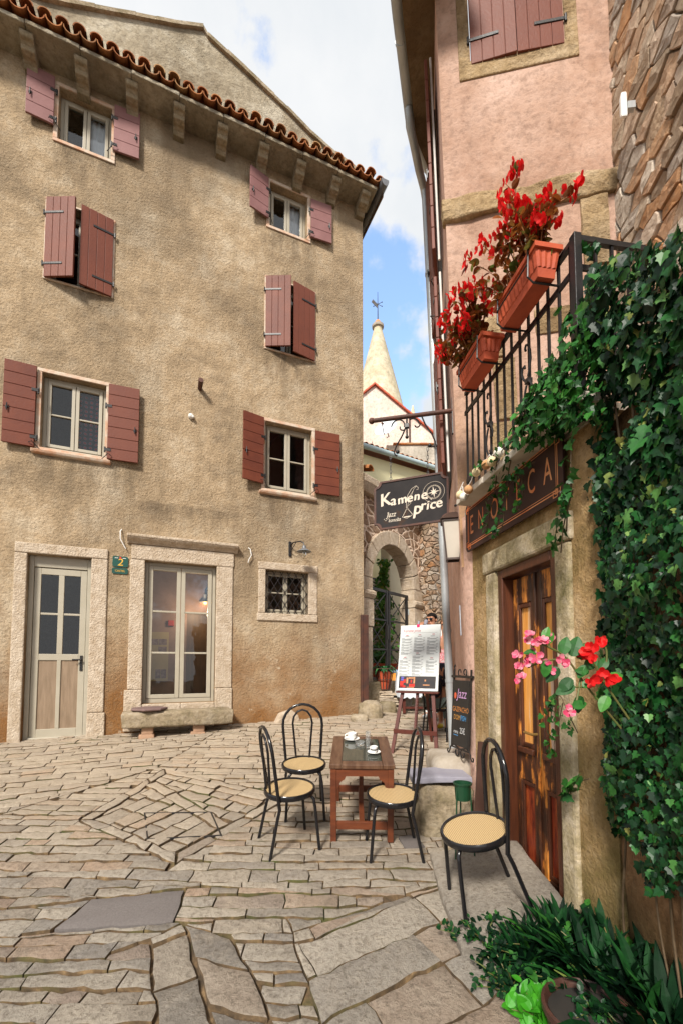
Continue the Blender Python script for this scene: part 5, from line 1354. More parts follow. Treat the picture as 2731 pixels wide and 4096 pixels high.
for x0, x1 in ((cx-rout-.05, cx-rin), (cx+rin, cx+rin+.55)):
    MB().box(x0, x1, -.05, .30, .6, 2.45).build('pier', M_LIME, aw, bevel=.015)
    MB().box(x0-.02, x1+.02, -.07, .31, 2.46, 3.0).build('pier', M_LIME, aw, bevel=.015)
    MB().prismx([(.31, 3.01), (-.07, 3.01), (-.12, 3.08), (-.12, 3.14), (-.06, 3.18), (.31, 3.18)], x0-.03, x1+.03).build('capital', M_LIME, aw, bevel=.01)
    MB().box(x0, x1, -.05, .30, 3.185, sp_).build('pier', M_LIME, aw, bevel=.01)
for k in range(6): MB().prismx([(.02, 5.06), (-.12, 5.06), (-.20, 5.22), (-.2, 5.36), (.5, 5.36)], -.4+.52*k, -.4+.52*k+.515).build('cornice_stone', M_LIME, aw, bevel=.02)
mb = MB()
for k in range(1):
    half_tile(mb, -.2+.21*k, -.22, .6, 5.47, .1, .09, True, .25)
mb.build('tile_row', M_TILE, aw)
rb = rough_wall((3.9+.1, 9.4), (2.18, 10.55), .6, 5.6, .5, .06, .18, 9)
rv = rough_wall((4.6, 11.6), (2.15, 10.62), .6, 6.1, .5, .07, .18, 11)
tag(rv.build('rough_stone_wall', rubble('dry_stone', [(.16, .12, .08), (.45, .36, .26), (.28, .2, .13), (.55, .46, .35), (.36, .27, .19)], (.12, .09, .06), 3.6, 2.2, .06, .05), smooth=True), 'dark dry stone wall right of the arch behind the diners', 'wall')
# a vaulted stub in front of it
mb = MB(tr(2.30, 9.95) @ rz(R(30)))
pts = [(.0, 3.0)]+[(.9-.9*math.cos(R(a)), 3.0+1.1*math.sin(R(a))) for a in range(15, 91, 15)]+[(.9, 5.0), (-.25, 5.0), (-.25, .7), (0, .7)]
mb.prism(pts[::-1], .0, .5)
tag(mb.build('buttress', M_RUB), 'rough springing of a second stone arch right of the gate', 'buttress')
# gate
ga = thing('iron_gate', 'black iron gate with crossed bars inside the stone arch', 'gate', M=AFM @ tr(0, .12, 1.40))
mb = MB()
for x, w_ in ((.12, .05), (.86, .05), (.95, .05), (1.72, .06)): mb.box(x-w_/2, x+w_/2, -.025, .025, 0, 1.9)
for x0, x1 in ((.145, .835), (.975, 1.69)):
    for z, w_ in ((0.03, .06), (.63, .035), (1.25, .035), (1.87, .06)): mb.box(x0, x1, -.018, .018, z-w_/2, z+w_/2)
mb.build('gate_frame', M_IRON, ga)
mb = MB()
for x0, x1 in ((.145, .835), (.975, 1.69)):
    for z0, z1 in ((.06, .61), (.65, 1.23), (1.27, 1.84)):
        mb.bar((x0, -.005, z0), (x1, -.005, z1), .022, .012, up=(0, 1, 0)); mb.bar((x0, .008, z1), (x1, .008, z0), .022, .012, up=(0, 1, 0))
mb.build('cross_bar', M_IRON, ga)
MB().box(1.74, 1.80, -.05, .03, 1.45, 1.58).build('hinge', M_ZINC, ga)
MB().box(.82, .87, -.05, -.025, .85, 1.15).build('lock', M_IRON, ga)
tag(MB(AFM).box(-.4, 2.6, -.14, .9, .7, 1.38).box(.5, 2.7, -.5, -.145, .65, 1.12).build('gate_step', M_ROCK, bevel=.04, seg=3), 'mossy stone steps below the iron gate', 'steps')
tag(rough_block(1.35, 2.75, 9.1, 9.65, .75, 1.22, .03, 21, 9).build('stone_kerb', M_ROCK, smooth=True), 'lichen covered stone ledge below the orange bag', 'stone ledge')
bg_ = thing('orange_bag', 'round orange bag with a blue top resting on the stone ledge', 'bag', M=tr(1.17, 9.3, 1.36))
MB().ball((0, 0, 0), .19, 16, 10, (1, .9, 1)).build('body', mat('orange_cloth', (.62, .24, .02), (.5, .18, .02), 6, .7, .3, 20), bg_, smooth=True)
MB().ball((-.01, 0, .20), .075, 12, 8, (1.4, 1, .6)).build('blue_flap', mat('blue_cloth', (.12, .2, .4), (.3, .4, .55), 9, .7), bg_, smooth=True)
# courtyard
tag(MB(AFM).box(3.25, 7.5, 1.5, 1.8, .9, 5.4).build('courtyard_wall', mat('pale_yellow_plaster', (.78, .70, .52), (.68, .58, .41), 1.2, .9, .3, 20)), 'pale yellow plastered wall seen through the gate', 'wall')
cy = rough_wall((7.2, 16.5), (-1.5, 12.6), .9, 4.5, .4, .06, .2, 15)
tag(cy.build('courtyard_stone_wall', rubble('white_stone', [(.62, .54, .43), (.78, .71, .60), (.68, .59, .48), (.82, .77, .68)], (.48, .40, .30), 2.6, 2.0, .05, .05), smooth=True), 'sunlit white stone wall at the back of the courtyard', 'wall')
pg = thing('pergola', 'dark iron pergola bars over the courtyard behind the gate', 'pergola', M=AFM @ tr(0, 1.4, 0))
mb = MB()
for k in range(7): mb.bar((-.6, .3+.3*k, 4.05-.0*k), (3.3, .3+.3*k, 4.05), .03)
mb.build('bar', M_IRON, pg)
mb = MB(); mb.bar((1.9, -.1, 4.0), (1.9, 2.4, 4.0), .07); mb.bar((.1, -.1, 4.0), (.1, 2.4, 4.0), .07); mb.bar((3.2, 1.9, 1.2), (3.2, 1.9, 4.0), .07); mb.bar((-.5, 2.3, 1.2), (-.5, 2.3, 4.0), .07)
mb.build('beam', M_IRON, pg)

# houses and church further up
YM = tr(.9, 14) @ rz(R(31))
yh = thing('yellow_house', 'pale yellow house with a zinc gutter behind the hanging sign', 'house', M=YM)
MB().box(-3, 6, 0, 5, 1, 8.6).build('wall', mat('lemon_plaster', (.84, .78, .50), (.78, .71, .44), 1.2, .9, .3, 20), yh)
mb = MB()
for k in range(44): half_tile(mb, -3+.21*k, -.26, 1.2, 8.80, .085, .1, True, .33)
mb.add([(-3, -.2, 8.70), (6, -.2, 8.70), (6, 5, 10.4), (-3, 5, 10.4)], [(0, 1, 2, 3)]); mb.build('roof', M_TILE, yh)
MB().tube([(-3, -.3, 8.70), (6, -.3, 8.70)], .085, 12).build('gutter', mat('pale_zinc', (.40, .50, .52), (.34, .42, .45), 3, .5), yh, smooth=True)
gh = thing('parapet_wall', 'grey weathered parapet with tiled edge behind the yellow house', 'wall', (2, 19, 8))
MB().box(2.0, 7, 19, 19.4, 5, 11.55).build('wall', stucco('grey_parapet', (.48, .44, .37), (.6, .57, .5), (.3, .27, .22), bscale=10, bst=.3), gh, world=True)
mb = MB(); x = 2.3
while x < 7:
    l = .3; mb.box(x, x+l-.01, 18.93, 19.5, 11.56, 11.62+uni(0, .02)); x += l
mb.build('tile_edge', M_TILE, gh, world=True)
nv_ = thing('church_nave', 'bright whitewashed church gable with terracotta verge below the spire', 'church', (1.73, 22, 5))
M_NAVE = stucco('whitewash', (.74, .60, .52), (.84, .72, .64), (.62, .44, .36), bscale=8, bst=.6, streak=.3)
MB().prism([(-3, 4), (-3, 12.4), (1.73, 16.3), (6.4, 12.25), (6.4, 4)][::-1], 22, 34).build('wall', M_NAVE, nv_, world=True)
for (x0, z0), (x1, z1) in (((-3.1, 12.3), (1.73, 16.3)), ((1.73, 16.3), (6.5, 12.15))):
    mb = MB(); n = 24
    for k in range(n):
        a, b = k/n, (k+.96)/n
        mb.prism([(x0+(x1-x0)*a, z0+(z1-z0)*a+.012), (x0+(x1-x0)*b, z0+(z1-z0)*b+.012), (x0+(x1-x0)*b, z0+(z1-z0)*b+.12), (x0+(x1-x0)*a, z0+(z1-z0)*a+.10)], 21.85, 34.2)
    mb.build('roof_verge', M_TERRA, nv_, world=True)
MB().tube([(3.52, 21.93, 9), (3.52, 21.93, 14.9)], .045, 8).build('downpipe', M_RUST, nv_, world=True)
MB().box(-3, 1.55, 21.86, 21.99, 4, 13.4).build('side_wing', M_NAVE, nv_, world=True)
M_SPIRE = stucco('spire_render', (.56, .49, .35), (.68, .62, .50), (.42, .34, .21), bscale=3, bst=.4, streak=.45)
spr = thing('church_spire', 'tall conical stone church spire topped by a weather vane', 'spire', (3.12, 36, 5))
MB().lathe([(2.9, 0), (2.9, 13.8), (3.3, 13.9), (3.3, 14.2), (3.02, 14.9), (.36, 25.6), (.36, 25.75)], 20).build('cone', M_SPIRE, spr, smooth=True)
MB().lathe([(.34, 25.7), (.50, 25.75), (.52, 25.95), (.40, 26.0)], 16).build('collar', M_SLABG, spr, smooth=True)
MB().lathe([(.34, 25.98), (.3, 26.2), (.16, 26.42), (0, 26.5)], 14).build('cap', mat('orange_clay', (.6, .25, .1), (.5, .2, .08), 5), spr, smooth=True)
mb = MB(); mb.tube([(0, 0, 26.4), (0, 0, 29.0)], [.05, .02], 6)
for a in (35, 145):
    c_, s_ = math.cos(R(a)), math.sin(R(a)); mb.tube([(-.42*c_, 0, 27.9-.42*s_*.75), (.42*c_, 0, 27.9+.42*s_*.75)], .022, 5)
    for k in (-1, 1): mb.ball((.44*k*c_, 0, 27.9+.44*k*s_*.75), .05, 6, 4)
mb.prism([(-.55, 28.1), (-.05, 27.55), (-.02, 27.9), (-.42, 28.35)], -.015, .015)
mb.build('weather_vane', M_IRON, spr)
pn = thing('pinnacle', 'small stone pinnacle above the church roof slope', 'pinnacle', (5.05, 30, 11.2))
MB().lathe([(.3, 0), (.3, 7.3), (.42, 7.4), (.42, 7.6), (.3, 7.7), (.05, 8.95), (0, 9.0)], 10).build('spire', M_SPIRE, pn, smooth=True)
ds = thing('satellite_dish', 'white satellite dish on the church gable behind the sign bracket', 'dish', M=tr(1.98, 18.6, 12.0) @ rz(R(-28)) @ Matrix.Rotation(R(62), 4, 'X'))
MB().lathe([(0, 0), (.2, .02), (.36, .07), (.5, .15), (.5, .165), (.36, .085), (.2, .035), (0, .015)], 28).build('reflector', mat('dish_white', (.74, .8, .84), (.7, .76, .8), 2, .5), ds, smooth=True)
MB().tube([(0, -.45, .12), (0, -.2, .5)], .02, 6).tube([(0, -.2, .5), (0, -.14, .44)], .05, 8).build('feed_arm', M_RUST, ds)
MB().tube([(0, 0, 0), (-.05, .1, -.35), (-.2, .2, -.45)], .03, 8).build('mount', M_ZINC, ds)
# ------------------------------------------------------------------ plants
def rv(): return V((uni(-1, 1), uni(-1, 1), uni(-1, 1)))
def curve_pts(ps, n=8):
    ps = [V(p) for p in ps]; out = []
    P_ = [ps[0]*2-ps[1]]+ps+[ps[-1]*2-ps[-2]]
    for i in range(1, len(P_)-2):
        for k in range(n):
            t = k/n; a, b, c, d = P_[i-1], P_[i], P_[i+1], P_[i+2]
            out.append(.5*((2*b)+(c-a)*t+(2*a-5*b+4*c-d)*t*t+(-a+3*b-3*c+d)*t**3))
    return out+[ps[-1]]
def vine(mb_l, mb_s, ps, size, dens, out, r=.004, shape='ivy', droop=.6):
    """a trailing stem with leaves standing off it towards `out`"""
    pts = curve_pts(ps); mb_s.tube(pts, r, 5); out = V(out)
    for i, p in enumerate(pts[:-1]):
        L_ = (pts[i+1]-p).length; n = max(1, round(L_*dens))
        for _ in range(n):
            q = p.lerp(pts[i+1], rnd())+out*uni(.01, .05)+rv()*.018
            d = V((uni(-1, 1), uni(-1, 1), -droop+uni(-.4, .5)))
            mb_l.leaf(q, d, out+rv()*.55, size*uni(.6, 1.2), shape=shape)

# the big ivy on the garden wall
iv = thing('ivy', 'huge dark green ivy covering the garden wall at the right edge', 'ivy', (1.4, 2.0, 1.0))
ml, md = MB(), MB()
def ivy_low(y): return .84+.14*noise.noise(V((y*4, 1, 2)))-.10*(2.25-y)
for k in range(9500):
    y = 2.36-1.0*rnd()**1.1; z = uni(.6, 4.12)
    if z < ivy_low(y)+.25*rnd()*rnd() or z > 1.78+.98*y+.2*noise.noise(V((y*5, z, 7))): continue
    n = noise.noise(V((y*2.6, z*2.6, 5)))
    th = (.05+.13*max(0, n+.45))*min(1, .35+(2.36-y)*2.2)+.03*(z > 3.2)
    if y > (2.24 if z > 2.9 else 2.28): continue
    if n < -.5 and z > 1.2: continue                   # bare gaps
    if z > 3.6 and n < (z-3.6)*.9-.15: continue
    dpt = rnd()**.5*th
    xw = 1.36+.075*(y+.3)/2.56
    p = V((xw-.02-dpt, y+uni(-.02, .03), z))
    deep = dpt < th*.45
    (md if deep else ml).leaf(p, V((uni(-.5, .2), uni(-.7, .7), -.9+uni(-.3, .5))), V((-1, -.35, .25))+rv()*.9, (uni(.02, .05) if rnd() < .8 else uni(.045, .08))*(1.1 if z > 2.4 else .9), curl=uni(-.1, .35))
for k in range(90):                                     # front curtain turning round the wall end
    z = uni(2.5, 3.9); p = V((1.44+uni(-.07, .06), 2.32+uni(-.05, .08), z))
    if noise.noise(V((z*3, 9, 1))) < -.25: continue
    ml.leaf(p, V((uni(-.6, .4), -.2, -.9+uni(-.3, .4))), V((-.8, -.6, .2))+rv()*.5, uni(.04, .085))
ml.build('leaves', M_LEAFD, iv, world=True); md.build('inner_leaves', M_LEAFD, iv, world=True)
ms = MB()
for k in range(4):
    y0 = uni(1.55, 2.25); p = [(1.375+.03*(y0-1.5), y0, .1)]
    z = .1
    while z < 3.2: z += uni(.3, .5); p.append((1.375+uni(-.012, .02), max(1.4, min(2.27, p[-1][1]+uni(-.12, .12))), z))
    ms.tube(curve_pts(p, 5), uni(.003, .006), 6)
ms.build('stems', M_TWIG, iv, smooth=True, world=True)

# ivy spilling over the balcony rail and trailing over the sign
iv2 = thing('balcony_ivy', 'ivy spilling over the balcony corner and trailing across the wine bar sign', 'ivy', tuple(RF @ V((1.6, -.2, 3.2))))
ml, ms = MB(), MB(); T3 = RF.to_3x3()
def RFl(p): return RF @ V(p)
ONW = T3 @ V((0, -1, .15))
for k in range(780):
    u = rnd()**.6; x = 1.26+.62*u
    zt = 3.15+(x-1.26)*.55+.09*noise.noise(V((x*6, 2, 2)))
    zb = 3.06-.10*max(0, x-1.3)
    if x > 1.74: zb = 2.95; zt = 3.55
    z = zb+(zt-zb)*(rnd()**1.35)
    y = -.18-uni(-.1, .12)
    if noise.noise(V((x*5, z*5, 3))) < -.38: continue
    ml.leaf(RFl((x, y, z)), T3 @ V((uni(-.8, .5), uni(-.6, .2), uni(-1, .35))), ONW+rv()*.7, uni(.022, .062), curl=uni(0, .35))
for ps, s_, dn in (
    ([(1.25, -.22, 3.2), (.98, -.21, 3.14), (.78, -.12, 3.06), (.66, -.09, 2.96), (.58, -.08, 2.84), (.54, -.08, 2.74)],   .045, 15),
    ([(1.2, -.2, 3.16), (1.02, -.15, 3.06), (.9, -.1, 2.95), (.84, -.09, 2.84), (.80, -.09, 2.72), (.70, -.09, 2.66)], .045, 15),
    ([(.84, -.09, 2.95), (.98, -.1, 3.0), (1.12, -.1, 3.02), (1.24, -.1, 3.0)], .04, 14),
    ([(1.1, -.1, 3.02), (1.07, -.09, 2.93), (1.08, -.09, 2.84), (1.0, -.09, 2.76)], .04, 15),
    ([(.86, -.2, 3.17), (.72, -.21, 3.2), (.62, -.2, 3.2)], .045, 20),
    ([(1.7, -.15, 3.1), (1.66, -.16, 2.85), (1.62, -.14, 2.65), (1.5, -.1, 2.5), (1.44, -.08, 2.36)], .06, 18),
    ([(1.72, -.2, 2.62), (1.62, -.16, 2.55), (1.55, -.12, 2.45)], .055, 20)):
    vine(ml, ms, [RFl(p) for p in ps], s_, dn, ONW)
for k in range(7):
    x0 = uni(1.1, 1.7); vine(ml, ms, [RFl((1.8, -.1, uni(3.2, 3.5))), RFl(((x0+1.8)/2, -.24, 3.27)), RFl((x0+.1, -.22, uni(3.1, 3.22)))], .055, 14, ONW, .006)
ml.build('leaves', M_LEAF, iv2, world=True); ms.build('stems', M_TWIG, iv2, smooth=True, world=True)
# young shoots over the door jamb
for nm, lab, sets in (('ivy_shoot', 'small light ivy shoot hanging beside the lower door panel', [([(1.62, -.14, 1.34), (1.5, -.1, 1.42), (1.38, -.07, 1.52), (1.3, -.06, 1.45), (1.26, -.06, 1.34)], .035, 26), ([(1.42, -.08, 1.48), (1.33, -.06, 1.30), (1.30, -.06, 1.22), (1.32, -.06, 1.14)], .035, 24)]),
                      ('ivy_shoot', 'dark broad ivy leaves poking out of the mossy jamb at knee height', [([(1.62, -.08, 1.1), (1.5, -.08, 1.04), (1.46, -.09, .95)], .075, 26)])):
    o = thing(nm, lab, 'ivy', tuple(RF @ V(sets[0][0][-1])), group='ivy shoots beside the door')
    a, b = MB(), MB()
    for ps, s_, dn in sets: vine(a, b, [RFl(p) for p in ps], s_, dn, ONW, .003)
    a.build('leaves', M_LEAF, o, world=True); b.build('stem', M_TWIG, o, world=True)

def flower(mb, p, r, face, n=4):
    f = (V(face)+rv()*.6).normalized(); a = f.orthogonal().normalized(); b = f.cross(a); ph_ = rnd()*6
    for k in range(n):
        an = ph_+2*math.pi*k/n; d = (a*math.cos(an)+b*math.sin(an)+f*.35)
        mb.leaf(V(p), d, f, r*uni(.8, 1.2), r*.9, 'petal', .1, -.1)
def box_begonia(T, L_, label, seed, tall, nl, nf, spread):
    random.seed(seed)
    o = thing('red_begonia', label, 'flowers', M=T @ tr(0, 0, .15), group='red begonias in the window boxes')
    st_, lf = MB(), MB()
    for k in range(26):
        x = uni(-L_, L_); b = V((x, uni(-.04, .04), .0)); out = V((x*spread+uni(-.16, .12), uni(-.24, .08), uni(.14, .40)))
        if k < 2: out = V((x*.3+uni(-.05, .1), -.05, tall-uni(0, .1)))
        mid = (b+out)/2+V((0, uni(-.06, .02), .05)); pts = curve_pts([b, mid, out], 5); st_.tube(pts, .0035, 5)
        for i, p in enumerate(pts[1:]):
            for _ in range(nl):
                d = rv()+V((0, -.2, .1)); lf.leaf(p+rv()*.035, d, V((0, -.4, 1))+rv()*.8, uni(.035, .065), None, 'oval', .22, uni(0, .4))
        if rnd() < nf or k < 2:
            fl = MB()
            for _ in range(random.randint(6, 11)): flower(fl, pts[-1]+rv()*.045, uni(.024, .036), (-.3, -1, -.3))
            fl.build('blossom', M_RED, o)
    for k in range(30):
        x = uni(-L_, L_); lf.leaf((x, uni(-.07, .07), uni(.02, .1)), rv()+V((0, -.8, -.1)), V((0, -.5, 1))+rv()*.5, uni(.05, .09), None, 'oval', .2, .3)
    lf.build('leaves', M_LEAFR, o); st_.build('stems', mat('red_stem', (.22, .07, .02), (.3, .13, .03), 12, .5), o)
box_begonia(PT1, .2, 'big red begonia with bronze leaves in the upper window box', 21, .78, 2, 1.0, 1.7)
box_begonia(PT2, .18, 'smaller red begonia with bronze leaves in the lower window box', 8, .36, 2, .8, 1.5)
random.seed(77)

def at(px, py, y): return V(((px-784)/1000*y, y, 1.7+(1530-py)/1000*y))
def spray(name, label, stems, leaves, blooms, mf, fr):
    o = thing(name, label, 'flowers', tuple(V(stems[0][0])))
    a, b = MB(), MB()
    for s_ in stems: a.tube(curve_pts(s_, 6), .0045, 6)
    for p, d, L_ in leaves: b.leaf(p, d, V((-.5, -.8, .5))+rv()*.3, L_, L_*.9, 'oval', .18, .15)
    for p, n, sp2 in blooms:
        c = MB()
        for _ in range(n): flower(c, V(p)+rv()*sp2, fr*uni(.8, 1.2), (-.5, -1, .2), random.choice((4, 4, 5)))
        c.build('blossom', mf, o, world=True)
    a.build('stems', M_STEM, o, smooth=True, world=True); b.build('leaves', M_LEAFB if mf is None else M_LEAF, o, world=True)
S0 = V((1.33, 2.02, 1.35))
spray('pink_begonia', 'pink flowering begonia sprig leaning out in front of the wooden door', [
    [S0, at(1345, 1580, 2.0), at(1300, 1515, 1.98), at(1262, 1490, 1.96), at(1225, 1475, 1.95)], [at(1300, 1515, 1.98), at(1250, 1520, 1.96), at(1210, 1535, 1.95)], [at(1330, 1560, 2.0), at(1320, 1610, 1.98), at(1310, 1630, 1.97)], [at(1262, 1490, 1.96), at(1250, 1450, 1.96)], [at(1345, 1580, 2), at(1300, 1580, 1.98)]],
    [(at(1290, 1505, 1.97), (.3, 0, 1), .085), (at(1312, 1510, 1.97), (.35, 0, 1), .10), (at(1325, 1515, 1.98), (.7, 0, .9), .10), (at(1250, 1470, 1.95), (.3, 0, 1), .06), (at(1262, 1480, 1.95), (.2, .1, .8), .055), (at(1255, 1520, 1.95), (-.2, 0, -1), .075), (at(1280, 1535, 1.96), (-.8, 0, -.9), .085),
     (at(1310, 1560, 1.97), (-.7, 0, -.7), .085), (at(1315, 1575, 1.97), (-.9, 0, -.4), .09), (at(1335, 1580, 1.98), (.8, -.2, .6), .08), (at(1330, 1600, 1.98), (-.3, 0, -1), .08), (at(1232, 1500, 1.95), (-1, 0, 0), .06), (at(1310, 1625, 1.96), (.9, 0, .3), .07), (at(1345, 1540, 2.0), (.5, -.2, .9), .08)],
    [(at(1215, 1468, 1.95), 6, .022), (at(1240, 1480, 1.95), 5, .02), (at(1222, 1512, 1.95), 9, .032), (at(1200, 1530, 1.95), 4, .02), (at(1262, 1535, 1.95), 5, .025), (at(1285, 1520, 1.95), 4, .02), (at(1262, 1463, 1.96), 2, .012), (at(1303, 1632, 1.96), 3, .015), (at(1192, 1560, 1.95), 3, .015), (at(1190, 1505, 1.95), 2, .01)], M_PETALP, .019)
spray('red_begonia', 'bright red begonia blooms at the edge of the big ivy', [
    [S0+V((.03, -.05, 0)), at(1385, 1570, 1.98), at(1352, 1505, 1.96)], [at(1385, 1570, 1.98), at(1362, 1560, 1.95)], [at(1385, 1570, 1.98), at(1392, 1500, 1.97), at(1380, 1478, 1.97)]],
    [(at(1345, 1530, 1.97), (-.6, 0, -.8), .07), (at(1375, 1540, 1.97), (.5, 0, .8), .07), (at(1350, 1545, 1.97), (-.9, 0, .1), .06), (at(1395, 1560, 1.97), (.9, 0, .3), .07), (at(1390, 1600, 1.97), (-.5, -.2, -.8), .08)],
    [(at(1350, 1500, 1.95), 9, .028), (at(1362, 1560, 1.94), 7, .028), (at(1378, 1478, 1.96), 3, .014), (at(1398, 1565, 1.96), 4, .022)], M_RED, .025)

def clump(name, label, cat, base, n, L_, m, shape='strap', W=.2, up=1.0, lean=(0, 0), stems=True, group=None, curl=.45, kids=0):
    """a rosette of arching blades, or of leafy stalks when kids is set"""
    o = thing(name, label, cat, base, group=group); mb, ms = MB(), MB()
    for k in range(n):
        a = uni(0, 6.28); l = uni(.55, 1.15)*L_; d = V((math.cos(a)*uni(.3, 1)+lean[0], math.sin(a)*uni(.3, 1)+lean[1], up*uni(.5, 1.2))).normalized()
        p = V((uni(-.3, .3)*L_*.4, uni(-.3, .3)*L_*.4, 0))
        if not kids:
            pts = [p+d*l*t_-V((0, 0, curl*l*t_*t_)) for t_ in (0, .25, .5, .75, 1)]; s_ = d.cross(V((0, 0, 1))).normalized()*W*l*.12
            ws = (.6, 1, .95, .6, .05); vs_ = []
            for q, w_ in zip(pts, ws): vs_ += [q-s_*w_, q+V((0, 0, -.004)), q+s_*w_]
            mb.add(vs_, [f for i in range(4) for f in ((3*i, 3*i+1, 3*i+4, 3*i+3), (3*i+1, 3*i+2, 3*i+5, 3*i+4))])
        else:
            pts = [p+d*l*t_-V((0, 0, curl*.6*l*t_*t_)) for t_ in (0, .2, .4, .6, .8, 1)]; ms.tube(pts, .003, 4)
            for q in pts[1:]:
                for _ in range(kids): mb.leaf(q+rv()*.012, rv()+d*.5, V((-.2, -.5, 1))+rv()*.5, W*L_*uni(.6, 1.2), None, shape, .15, .25)
    mb.build('leaves', m, o)
    if ms.v: ms.build('stems', M_STEM, o)
    return o
# growth at the foot of the ivy wall
specs = [(.80, 2.50, 40, .26, 'low dark plant at the right rear foot of the tilted chair'), (.98, 2.36, 46, .30, 'dark leafy plant in front of the pale door step'), (1.13, 2.36, 46, .40, 'leafy plant standing against the mossy door jamb'), (.84, 2.24, 40, .22, 'dark low plant spreading onto the paving left of the pot'),
         (1.25, 2.14, 46, .50, 'tall dark plant at the bare foot of the garden wall'), (1.24, 1.98, 46, .36, 'dark plant behind the rim of the round pot'), (1.30, 1.84, 50, .55, 'dark leafy plant in the lower right corner under the ivy')]
for i, (x, y, n, L_, lab) in enumerate(specs):
    blade = i in (1, 2, 4, 5, 6)
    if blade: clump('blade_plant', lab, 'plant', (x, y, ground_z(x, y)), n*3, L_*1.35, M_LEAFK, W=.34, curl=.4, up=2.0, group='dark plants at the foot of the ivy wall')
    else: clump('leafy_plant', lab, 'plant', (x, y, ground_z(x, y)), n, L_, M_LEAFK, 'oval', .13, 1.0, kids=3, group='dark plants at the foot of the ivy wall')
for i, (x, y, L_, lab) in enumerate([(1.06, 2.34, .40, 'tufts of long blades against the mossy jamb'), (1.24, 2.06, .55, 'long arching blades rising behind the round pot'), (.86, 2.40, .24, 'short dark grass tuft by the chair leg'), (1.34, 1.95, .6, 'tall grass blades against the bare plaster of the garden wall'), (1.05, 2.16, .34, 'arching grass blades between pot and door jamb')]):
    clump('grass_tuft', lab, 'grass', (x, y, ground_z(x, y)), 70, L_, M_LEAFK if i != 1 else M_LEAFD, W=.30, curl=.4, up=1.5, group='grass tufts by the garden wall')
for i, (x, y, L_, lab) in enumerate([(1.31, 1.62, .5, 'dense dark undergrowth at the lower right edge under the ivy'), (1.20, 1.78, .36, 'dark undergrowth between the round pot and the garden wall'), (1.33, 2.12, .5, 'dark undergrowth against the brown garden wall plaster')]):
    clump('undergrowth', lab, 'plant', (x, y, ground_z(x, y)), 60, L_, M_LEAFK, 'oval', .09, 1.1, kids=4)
pb = thing('round_pot', 'dark round terracotta tub in the bottom right corner', 'pot', (1.03, 1.88, ground_z(1.03, 1.88)+.03))
MB().lathe([(.13, 0), (.15, .02), (.178, .2), (.19, .205), (.19, .23), (.178, .235), (.168, .225), (.16, .17), (0, .165)], 28).build('tub', mat('dark_terracotta', (.07, .024, .013), (.03, .014, .01), 7, .6, .3), pb, smooth=True)
MB().lathe([(0, .205), (.165, .2)], 20).build('soil', M_DARK, pb)
clump('lettuce_plant', 'bright green broad leaved plant on the left rim of the round pot', 'plant', (.87, 2.04, ground_z(.87, 2.04)+.06), 26, .16, M_LEAFB, 'oval', .45, .9, kids=1)
clump('bright_grass', 'bright green grassy plant at the very bottom right', 'plant', (1.26, 1.70, ground_z(1.26, 1.70)+.0), 120, .28, M_LEAFB, W=.3, curl=.5, up=1.2)
clump('pot_plant', 'dark plant growing inside the round tub', 'plant', (1.05, 1.90, .22), 10, .12, M_LEAFD, 'oval', .3, 1, kids=2)

# plants by the gate
vn = thing('climbing_vine', 'tall green vine climbing behind the left gate leaf', 'vine', (.95, 10.6, 1.2)); ml, ms = MB(), MB()
for k in range(900):
    z = uni(1.3, 4.3); r_ = .10+.22*math.exp(-((z-2.6)/.8)**2)
    x = 1.02+.06*noise.noise(V((z*1.5, 3, 0)))+random.gauss(0, r_*.55)
    ml.leaf((x, 10.5+uni(-.2, .2), z), rv()+V((0, 0, -.3)), V((0, -1, .4))+rv()*.8, uni(.06, .12), None, 'oval', .1, .2)
ms.tube(curve_pts([(1.0, 10.6, 1.2), (1.05, 10.55, 2.2), (1.0, 10.6, 3.2), (1.04, 10.6, 4.3)]), .02, 6)
ml.build('leaves', island_mat('vine_leaf', [(0, (.05, .17, .03)), (.5, (.10, .30, .05)), (.85, (.2, .44, .08)), (1, (.55, .40, .05))], .5, .4, trans=.3), vn, world=True); ms.build('stem', M_TWIG, vn, world=True)
for i, (x, y, z, lab) in enumerate([(.66, 9.75, 1.40, 'square terracotta pot with tall leafy plant left behind the gate'), (1.12, 10.3, 1.40, 'lower terracotta pot with fine green grass behind the gate bars')]):
    o = thing('terracotta_pot', lab, 'pot', (x, y, z)); s_ = .2 if i == 0 else .24
    MB().add([(sx*q, sy*q, zz) for q, zz in ((s_*.75, 0), (s_, .34), (s_*.88, .34), (s_*.8, .28)) for sx, sy in ((-1, -1), (1, -1), (1, 1), (-1, 1))], [(r_*4+k, r_*4+(k+1) % 4, r_*4+4+(k+1) % 4, r_*4+4+k) for r_ in range(3) for k in range(4)]+[(12, 13, 14, 15)]).build('pot', M_TERRA, o)
clump('leafy_shrub', 'tall leafy plant in the left terracotta pot behind the gate', 'plant', (.66, 9.75, 1.68), 16, .75, M_LEAF, 'oval', .16, 1.5, kids=2)
clump('fine_grass', 'fine green grass plant in the lower terracotta pot behind the gate', 'plant', (1.12, 10.3, 1.70), 90, .34, island_mat('fine_grass', [(0, (.05, .2, .03)), (1, (.12, .32, .06))], .6), W=.12, up=2, curl=.25)
bp = thing('basket_planter', 'dark slatted iron basket holding a clay pot on the flat stone stack', 'planter', (.84, 8.68, 1.215))
mb = MB()
for k in range(14):
    a = 2*math.pi*k/14; mb.bar((.11*math.cos(a), .11*math.sin(a), 0), (.20*math.cos(a), .20*math.sin(a), .42), .014, .006)
for r_, z in ((.11, .01), (.155, .2), (.2, .42)): mb.tube([(r_*math.cos(R(a)), r_*math.sin(R(a)), z) for a in range(0, 360, 24)], .008, 5, closed=True)
